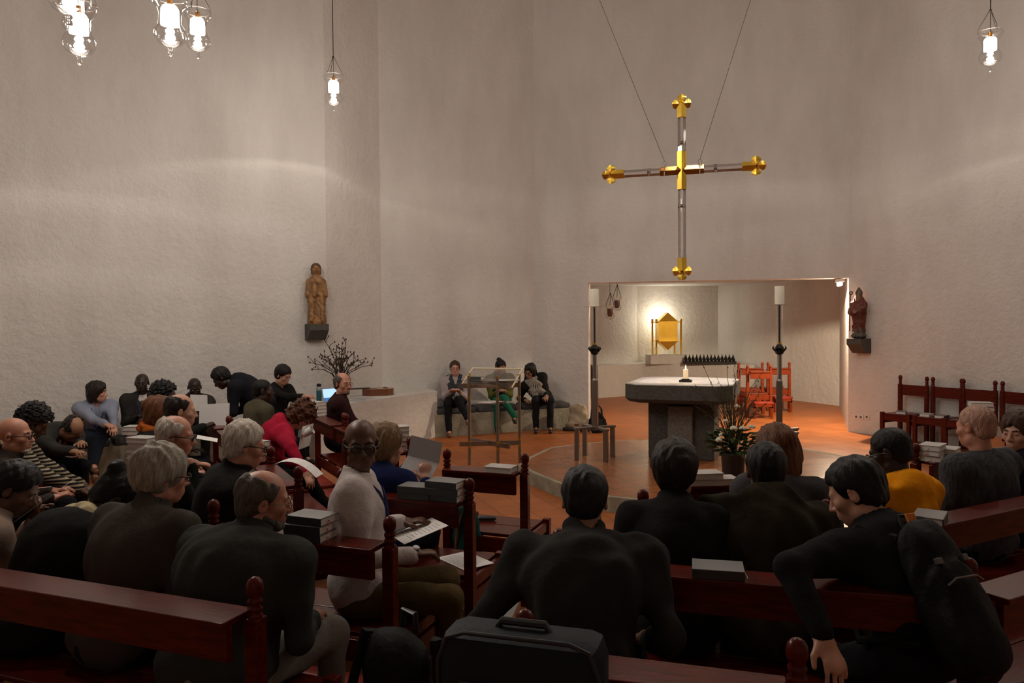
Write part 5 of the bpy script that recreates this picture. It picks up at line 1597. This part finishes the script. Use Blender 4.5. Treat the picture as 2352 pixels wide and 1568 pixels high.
# --- stone bench
person('man in slate vest over a pale shirt on the stone bench, writing', (1045, 846), 12.75, 172, (.0, .06), (172, 4, 0), skin='pale', hair=('short', 'brown'), top=PSHIRT, trousers=DTR, collar='shirt', glasses='metal', seat=.45, vest=VEST, hands=((-.06, .30, .72), (.10, .30, .72)), eyes=True, bulk=1.12, shoes=BOOT, legs=(((-.02, .46, .60), (-.16, .62, .30)), ((.14, .43, .535), (.13, .40, .09))), vox=.0095)
person('woman in olive scarf and green trousers on the stone bench, hair in a bun', (1150, 843), 12.95, 176, (.0, .12), (150, 26, 0), skin='tan', hair=('bun', 'black'), top=OLSC, trousers=GREENTR, collar='crew', scarf=cloth('black_scarf', (.008, .009, .014)), seat=.45, hands=((-.05, .32, .70), (.05, .32, .70)), eyes=True, legs=(((-.02, .45, .60), (-.20, .52, .28)), ((.08, .43, .535), (.08, .40, .09))), vox=.0095)
person('woman with long black hair, glasses and striped shawl, leaning over on the stone bench', (1217, 852), 13.0, 182, (.22, .16), (212, 22, -14), skin='tan', hair=('long', 'black'), top=BLK, trousers=DTR, collar='crew', scarf=GSCARF, vest=SHAWL, glasses='black', seat=.45, hands=((-.06, .36, .60), (.30, .12, .52)), eyes=True, vox=.0095, slouch=.02, watch=(0, M_FRAMEM, (0, .3, 1)))
# --- middle right
person('man in black coat seen square from behind at the aisle, short black hair', (1343, 1150), 2.92, 12, (-.035, .37), (8, 22, 0), skin='tan', hair=('short', 'black'), top=cloth('black_overcoat', (.024, .023, .022)), trousers=DTR, collar='stand', bulk=1.2, vox=.0058, shoulder_w=.20, slouch=.08, hands=((-.24, .24, .62), (.2, .34, .66)), poles=(V3(-.30, -.35, -.9), None), wr=.009)
person('person in plain black jacket with thick brown hair, seen from behind', (1551, 1082), 3.5, 12, (.0, .28), (20, 6, 0), skin='tan', hair=('shortthick', 'dark'), top=BLK, trousers=DTR, collar='stand', bulk=1.06, slouch=.06, vox=.0064, shoulder_w=.175, hs=1.08)
person('person in dark olive parka with the hood down, cropped black hair', (1758, 1080), 3.5, 10, (.02, .32), (4, 8, 0), skin='dark', hair=('short', 'black'), top=OLIVE, trousers=DTR, collar='hood', bulk=1.26, slouch=.07, vox=.0064, shoulder_w=.20, wr=.010)
person('woman with long auburn hair and grey top, seen from behind', (1782, 1032), 4.15, 8, (.0, .14), (-10, 12, 0), skin='pale', hair=('long', 'auburn'), top=cloth('grey_top', (.06, .058, .062)), trousers=DTR, collar='crew', vox=.0068, hs=1.05)
bpk = person('young man in black with a backpack, standing and leaning over in the aisle', (1964, 1130), 3.0, -20, (-.02, .30), (-55, 28, 4), skin='pale', hair=('short', 'black'), top=cloth('black_sweatshirt', (.010, .0098, .0105)), trousers=DTR, collar='stand', stand=True, hip=.66, bulk=1.02, vox=.0056, shoulder_w=.19, slouch=.06, hands=(('px', 1890, 1465, 2.5), (.18, .40, .62)), poles=(V3(-1, -.2, -.1), None), legs=(((-.12, .34, .46), (-.12, .10, .09)), ((.12, .34, .46), (.13, .10, .09))), hs=1.02)
person('person in bright yellow hoodie with short black hair and glasses', (2043, 1038), 4.1, -26, (.0, .06), (-48, 20, 0), skin='deep', hair=('buzz', 'black'), top=YEL, trousers=DTR, collar='hood', glasses='black', vox=.0066, wr=.010, hs=1.04, bulk=1.14, shoulder_w=.185)
person('bald man in dark grey cable knit jumper, seen from behind', (2240, 980), 4.45, -27, (.0, .04), (-24, 8, 0), skin='ruddy', hair=('buzz', 'stubble'), top=GKNIT, trousers=DTR, collar='crew', bulk=1.24, vox=.0068, shoulder_w=.195, hs=1.02)
person('woman with short brown hair looking back, half out of the frame', (2340, 992), 4.72, -30, (.0, .06), (242, 6, 0), skin='pale', hair=('shortbob', 'brown'), top=cloth('navy_jumper', (.010, .010, .018)), trousers=DTR, collar='crew', eyes=True, vox=.0068)

# ------------------------------------------------------------------ things held or lying about
sheet('paper_sheet', 'white sheet held upright by the man in the brown suit', D(457, 925, 9.2), 158, 104, 25, sx=.21, sy=.2)
sheet('paper_sheet', 'large white sheet held by the dark hand beside the hymnal stack', D(492, 953, 7.35), 170, 102, -14, sx=.30, sy=.22)
sheet('paper_sheet', 'white open sheet lying on a lap beside the white haired man', D(476, 1007, 5.4), 70, -14, 0, sx=.18, sy=.14)
sheet('paper_sheet', 'white sheet held slanting by the woman in the beige coat', D(98, 1152, 3.82), 74, 36, 0, sx=.20, sy=.28)
sheet('card', 'small white card in the hands of the person in stripes', D(226, 1117, 5.6), 66, 28, 0, sx=.10, sy=.09, cat='card')
p_, az_ = on_rail('l1a', 655, 1075, .885, .05)
sheet('paper_sheet', 'white sheet curling up in an arch on the angled bench rail', Vector((D(668, 1080, 4.85).x, 4.85, .886)), 96, 0, 0, sx=.13, sy=.38, curl=.10)
bk_c = D(972, 1055, 4.72)
sheet('booklet', 'open grey booklet read by the woman in the blue jumper', bk_c, 40, 62, 22, sx=.22, sy=.24, fold=.10, m=M_PAPERG, cat='booklet')
# printed lines on pages
M_PRINT = mat('print_ink', (.22, .21, .21), .8)
def printed_sheet(label, p, az, pitch, roll, sx, sy, rows, cols=1):
    o = sheet('song_sheet', label, p, az, pitch, roll, sx, sy, curl=.0)
    mb = MB(); rp = random.Random(3)
    for c in range(cols):
        for i in range(rows):
            y = sy * (.38 - .76 * i / rows); x0 = sx * (-.42 + .9 * c / cols); wd = sx * (.75 / cols) * rp.uniform(.55, 1)
            mb.box((x0, y, .0013), (x0 + wd, y + sy * .012, .0016))
    mb.build('printed_lines', M_PRINT, o)
    return o
printed_sheet('open song sheet on the lap of the man in the striped shirt', D(962, 1218, 3.92), 66, 16, -6, .30, .24, 9, 2)
c3, w3, a3 = RAILS['r3']
f3 = Vector((math.sin(R(a3)), math.cos(R(a3)))); r3 = Vector((f3.y, -f3.x))
q = c3 + f3 * .26 + r3 * .26
printed_sheet('white song sheet lying flat on the bench seat', Vector((q.x, q.y, .4535)), a3 - 58, 0, 0, .21, .297, 12)
sheet('paper_sheet', 'corner of a white sheet at the elbow of the man in the black coat', D(1166, 1392, 2.85), 30, 35, 10, sx=.07, sy=.10)
# small things
c4, w4, a4 = RAILS['r4']
f4 = Vector((math.sin(R(a4)), math.cos(R(a4)))); r4 = Vector((f4.y, -f4.x)); q = c4 + f4 * .30 - r4 * .12
S = SDF().add(EC((-.045, 0, .016), (.045, 0, .016), .026, .026, (0, 1, 0), .6), .01)
tag(np_obj('spectacle_case', *S.mesh(.006), M_BLACK), 'small black spectacle case on the empty chair seat by the step', 'case').location = (q.x, q.y, .453)
sheet('paper_sheet', 'white sheet on the lap of the bending woman in pink', D(703, 1002, 6.5), 100, 78, 0, sx=.22, sy=.2)
cq = D(707, 992, 6.42)
t = thing('paper_cup', 'white paper cup tilted beside the bending woman in pink', 'cup', cq)
cu = MB().lathe([(.026, -.045), (.036, .045), (.034, .045), (.025, -.04)], 18, Matrix.Rotation(R(60), 4, 'Y')).build('cup_wall', M_PAPER, t, smooth=True)
tq = D(1072, 1232, 5.12); tq.z = .319
S = SDF().add(EC((0, 0, .07), (0, 0, .20), .13, .10, (1, 0, 0), .5), .04)
t = thing('shoulder_bag', 'teal cloth bag with a tan strap behind the empty chair', 'bag', tq, 25)
np_obj('cloth_body', *S.mesh(.010, (.010, 24, 3)), cloth('teal_cloth', (.012, .085, .08)), t)
MB().tube([(-.05, -.06, .02), (-.03, -.075, .16), (.0, -.04, .28), (.04, -.07, .15), (.05, -.06, .03)], .010, 8).build('tan_strap', mat('tan_leather', (.30, .16, .07), .6), t, smooth=True)
# backpack worn by the young man
lb_, tb, K = PEOPLE[[p[0] for p in PEOPLE].index(bpk['label'])]
M_PACK = cloth('backpack_nylon', (.007, .0072, .008), .65, .4)
def pack(t, m, fr, sc=1.0, seed=2):
    """rucksack in the frame fr (x across, y away from the wearer, z up)"""
    S = SDF()
    S.add(EC((0, .06, .05), (0, .05, .40), .15, .125, (1, 0, 0), .62), .05)
    S.add(EC((0, .135, .05), (0, .125, .24), .115, .105, (1, 0, 0), .45), .03)
    v_, f2 = S.mesh(.009, (.005, 30, seed))
    b = np_obj('pack_body', v_ * sc, f2, m, t, fr)
    k = MB().tube([(-.09 * sc, .165 * sc, .255 * sc), (-.05 * sc, .178 * sc, .275 * sc), (.05 * sc, .178 * sc, .275 * sc), (.09 * sc, .165 * sc, .255 * sc)], .004 * sc, 6)
    z = k.build('zip', mat('zip_metal', (.18, .18, .18), .35, .8), t, smooth=True); z.matrix_local = fr
    h = MB().tube([(-.03 * sc, .0, .50 * sc), (-.025 * sc, 0, .555 * sc), (.025 * sc, 0, .555 * sc), (.03 * sc, 0, .50 * sc)], .010 * sc, 8).build('grab_handle', M_BLACK, t, smooth=True); h.matrix_local = fr
    for x in (-.07, .06):
        bk = MB().box(((x - .012) * sc, .125 * sc, .335 * sc), ((x + .012) * sc, .150 * sc, .36 * sc), bev=.003)
        o = bk.build('strap_buckle', mat('grey_buckle', (.15, .15, .15), .3, .5), t); o.matrix_local = fr
    return b
tp = thing('backpack', 'black backpack with grey buckles and an orange loop, worn by the leaning young man', 'backpack', tb.location, 0)
tp.rotation_euler = tb.rotation_euler
org = K['P'] - K['u'] * .05 - K['f'] * .145
fr = Matrix((( -K['r']).tolist(), (-K['f']).tolist(), K['u'].tolist())).transposed().to_4x4(); fr.translation = org.tolist()
pack(tp, M_PACK, fr, .90)
st = MB()
for s, sd in ((0, -1), (1, 1)):
    a = K['Sh'][s] - K['r'] * sd * .06
    st.tube([(org + K['u'] * .42 + K['r'] * sd * .07).tolist(), (a + K['u'] * .075 - K['f'] * .04).tolist(), (a + K['u'] * .06 + K['f'] * .05).tolist(), (a - K['u'] * .12 + K['f'] * .135).tolist(), (a - K['u'] * .30 + K['f'] * .09 + K['r'] * sd * .05).tolist(), (org + K['u'] * .06 + K['r'] * sd * .14).tolist()], .018, 8)
st.build('shoulder_strap', M_PACK, tp, smooth=True)
ol = MB().box((-.02, -.006, -.03), (.02, .006, .03), bev=.003).build('orange_loop', mat('orange_tape', (.62, .16, .015), .6), tp)
om = fr.copy(); om.translation = (org + K['u'] * .47 - K['f'] * .03 + K['r'] * .0).tolist(); ol.matrix_local = om
# black rucksack standing on the floor by the aisle
bp_ = D(918, 1500, 2.86)
t = thing('backpack', 'black rucksack standing on the floor at the bench end', 'backpack', (bp_.x, bp_.y, 0), 20)
fr2 = Matrix.Rotation(R(160), 4, 'Z'); fr2.translation = (0, .08, .02)
pack(t, cloth('rucksack_cloth', (.010, .010, .010), .7, .4), fr2, 1.28, 5)
stb = MB().tube([(-.1, .1, .62), (-.16, .02, .66), (-.2, -.02, .45), (-.17, .05, .15)], .02, 8).tube([(.1, .1, .62), (.16, .02, .66), (.2, -.02, .45), (.17, .05, .15)], .02, 8).build('shoulder_strap', M_PACK, t, smooth=True)
# bags at the end of the stone bench
S = SDF()
S.add(EC((-.02, 0, .14), (.0, 0, .30), .21, .16, (1, 0, 0), .62), .05)
tb_ = D(1327, 965, 13.0)
t = thing('tote_bag', 'slumped tan canvas bag on the floor at the end of the stone bench', 'bag', (tb_.x, tb_.y, 0), 200)
np_obj('canvas_body', *S.mesh(.011, (.022, 22, 4)), cloth('tan_canvas', (.42, .34, .24)), t)
MB().box((-.235, -.14, .0), (.235, .14, .06), bev=.02).build('dark_base', M_BLACK, t, smooth=True)
MB().box((-.05, .115, .10), (.02, .145, .125)).build('brown_label', mat('label_leather', (.12, .03, .02), .6), t)
S = SDF()
S.add(EC((0, 0, .13), (0, 0, .25), .15, .11, (1, 0, 0), .6), .05)
hb = D(1372, 975, 12.7)
t = thing('handbag', 'black handbag with upright loop handles behind the candle stand', 'bag', (hb.x, hb.y, 0), 180)
np_obj('bag_body', *S.mesh(.011, (.012, 24, 8)), cloth('black_canvas', (.012, .014, .018)), t)
for y in (-.05, .05):
    MB().tube([(-.08, y, .27), (-.07, y, .40), (-.02, y, .46), (.04, y, .45), (.09, y, .38), (.10, y, .26)], .013, 8).build('loop_handle', M_BLACK, t, smooth=True)

# ------------------------------------------------------------------ carved figures on corbels
def corbel(name, label, p, az, w_, h_, dep):
    prof = [(0, 0), (-dep, 0), (-dep, -.09), (-dep * .45, -h_), (0, -h_)]
    vs = [(-w_ / 2, -y if False else -x, z) for x, z in prof] + [(w_ / 2, -x, z) for x, z in prof]
    vs = [(v_[0], v_[1], v_[2]) for v_ in vs]
    n = len(prof)
    fs = [list(range(n)), [n + i for i in range(n)][::-1]] + [[i, (i + 1) % n, n + (i + 1) % n, n + i] for i in range(n)]
    o = MB().add(vs, fs).build(name, M_STONE, loc=p, rotz=-R(az))
    return tag(o, label, 'corbel', 'stone wall corbels')
# left figure: on the left wall near the corner
def wall_at(px, p0, dirv, nrm_, off):
    d = D(px, 700, 1.0).to_2d(); q0 = p0 + nrm_ * off
    det = d.x * (-dirv.y) - d.y * (-dirv.x)
    return d * ((q0.x * (-dirv.y) - q0.y * (-dirv.x)) / det)
lw_n = Vector((wl.y, -wl.x))
ql = wall_at(720, E_, wl, lw_n, 0.0)
zt = D(720, 744, ql.y).z
azl = math.degrees(math.atan2(lw_n.x, lw_n.y))
corbel('corbel', 'dark stone corbel carrying the carved saint with a child', (ql.x + lw_n.x * .003, ql.y + lw_n.y * .003, zt), azl, .28, .235, .24)
t = thing('statue', 'brown carved wooden saint holding a child, on the corbel by the corner', 'statue', (ql.x + lw_n.x * .125, ql.y + lw_n.y * .125, zt + .002), azl + 14)
S = SDF()
S.add(EC((0, 0, .03), (0, 0, .34), .135, .115, (1, 0, 0), .72), .04)
S.add(EC((0, 0, .34), (0, .0, .60), .115, .12, (1, 0, 0), .62), .05)
for s in (-1, 1):
    S.add(RC((s * .10, 0, .62), (s * .125, .02, .42), .045, .04), .03); S.add(RC((s * .125, .02, .42), (s * .03, .085, .43), .036, .028), .02)
    S.add(RC((s * .06, .06, .40), (s * .075, .085, .06), .045, .04), .03)
S.add(RC((0, 0, .62), (0, .005, .74), .045, .04), .03)
S.add(EL((0, .01, .80), (.062, .068, .085)), .02)
S.add(EL((0, .075, .79), (.012, .014, .022)), .012)
S.add(RC((.03, .10, .43), (.035, .10, .56), .042, .035), .02); S.add(EL((.035, .105, .615), (.036, .036, .042)), .015)
for k in range(9):
    a = -1.2 + k * .3
    S.sub(RC((math.sin(a) * .15, math.cos(a) * .115, .02), (math.sin(a) * .125, math.cos(a) * .10, .36), .010, .006), .012)
for s in (-1, 1): S.sub(EL((s * .024, .078, .81), (.012, .012, .008)), .008)
S.sub(RC((-.02, .082, .765), (.02, .082, .765), .004, .004), .004)
np_obj('carved_figure', *S.mesh(.008, (.006, 45, 3)), M_OAK, t)
hs_ = SDF().add(EL((0, -.004, .825), (.074, .078, .075)), .01).sub(EL((0, .085, .79), (.056, .06, .09)), .01).add(RC((-.055, -.01, .80), (-.055, .0, .74), .022, .018), .02).add(RC((.055, -.01, .80), (.055, .0, .74), .022, .018), .02)
np_obj('carved_hair', *hs_.mesh(.007), mat('dark_carved_wood', (.10, .05, .02), .6, bump=(25, .5, .02), var=.4), t)
# bishop on the right wall
qr_ = wall_at(1985, C_, wt, wn, .0)
zr = D(1985, 777, qr_.y).z
azr = math.degrees(math.atan2(wn.x, wn.y))
corbel('corbel', 'dark stone corbel carrying the bishop figure', (qr_.x + wn.x * .003, qr_.y + wn.y * .003, zr), azr, .26, .235, .26)
t = thing('statue', 'painted bishop figure with mitre and red robe on the corbel by the chapel jamb', 'statue', (qr_.x + wn.x * .135, qr_.y + wn.y * .135, zr + .002), azr - 16)
M_ROBE = mat('red_robe', (.10, .018, .008), .6, var=.3, bump=(25, .4, .02)); M_DGOLD = mat('dull_gilt', (.10, .065, .04), .5, var=.3)
S = SDF().add(EC((0, 0, .14), (0, 0, .42), .10, .105, (1, 0, 0), .72), .04).add(EC((0, 0, .42), (0, -.01, .60), .105, .09, (1, 0, 0), .68), .04)
S.add(RC((.09, 0, .56), (.13, .02, .42), .042, .04), .03).add(RC((.13, .02, .42), (.06, .10, .42), .035, .028), .02)
S.add(RC((-.09, .0, .56), (-.10, .06, .44), .042, .036), .03).add(RC((-.10, .06, .44), (-.13, .16, .47), .033, .026), .02)
for k in range(8):
    a = -1.2 + k * .34
    S.sub(RC((math.sin(a) * .12, math.cos(a) * .09, .12), (math.sin(a) * .11, math.cos(a) * .085, .42), .010, .005), .012)
np_obj('red_robe', *S.mesh(.008, (.005, 45, 2)), M_ROBE, t)
S = SDF().add(EL((0, .02, .665), (.048, .055, .066)), .02).add(RC((0, 0, .58), (0, .01, .65), .035, .035), .02).add(EL((0, .072, .655), (.010, .012, .016)), .01).add(EL((0, .055, .615), (.032, .03, .035)), .02)
hand_prims(S, V3(-.13, .165, .475), V3(-.15, .9, .25), V3(.3, 0, 1), -1, .3, .62)
hand_prims(S, V3(.055, .105, .42), V3(-.8, .5, .1), V3(0, -1, 0), 1, .9, .62)
np_obj('head_and_hands', *S.mesh(.006), mat('painted_face', (.20, .10, .06), .5), t)
S = SDF().add(EC((0, .01, .70), (0, .0, .745), .058, .052, (1, 0, 0), .9), .01).add(EC((0, .028, .74), (0, .022, .82), .05, .008, (1, 0, 0), .35), .008).add(EC((0, -.028, .74), (0, -.022, .82), .05, .008, (1, 0, 0), .35), .008)
np_obj('mitre', *S.mesh(.006), M_DGOLD, t)
MB().tube([(.10, .12, .12), (.10, .115, .45), (.095, .10, .70)], .009, 8).tube([(.095, .1, .70), (.11, .1, .735), (.095, .1, .76), (.07, .1, .75), (.068, .1, .72), (.085, .1, .71)], .011, 8).build('crozier', M_DGOLD, t, smooth=True)
S = SDF().add(EL((0, 0, .05), (.12, .09, .055)), .03).add(RC((-.08, .05, .05), (-.04, .07, .15), .03, .022), .02).add(RC((.06, .04, .05), (.02, .06, .14), .035, .022), .02)
np_obj('rocky_base', *S.mesh(.008, (.01, 50, 4)), mat('grey_painted_wood', (.09, .08, .07), .7), t)
MB().box((-.17, .12, .465), (-.09, .20, .485), Matrix.Identity(4), bev=.003).build('book_in_hand', mat('dark_book', (.03, .022, .018), .6), t)
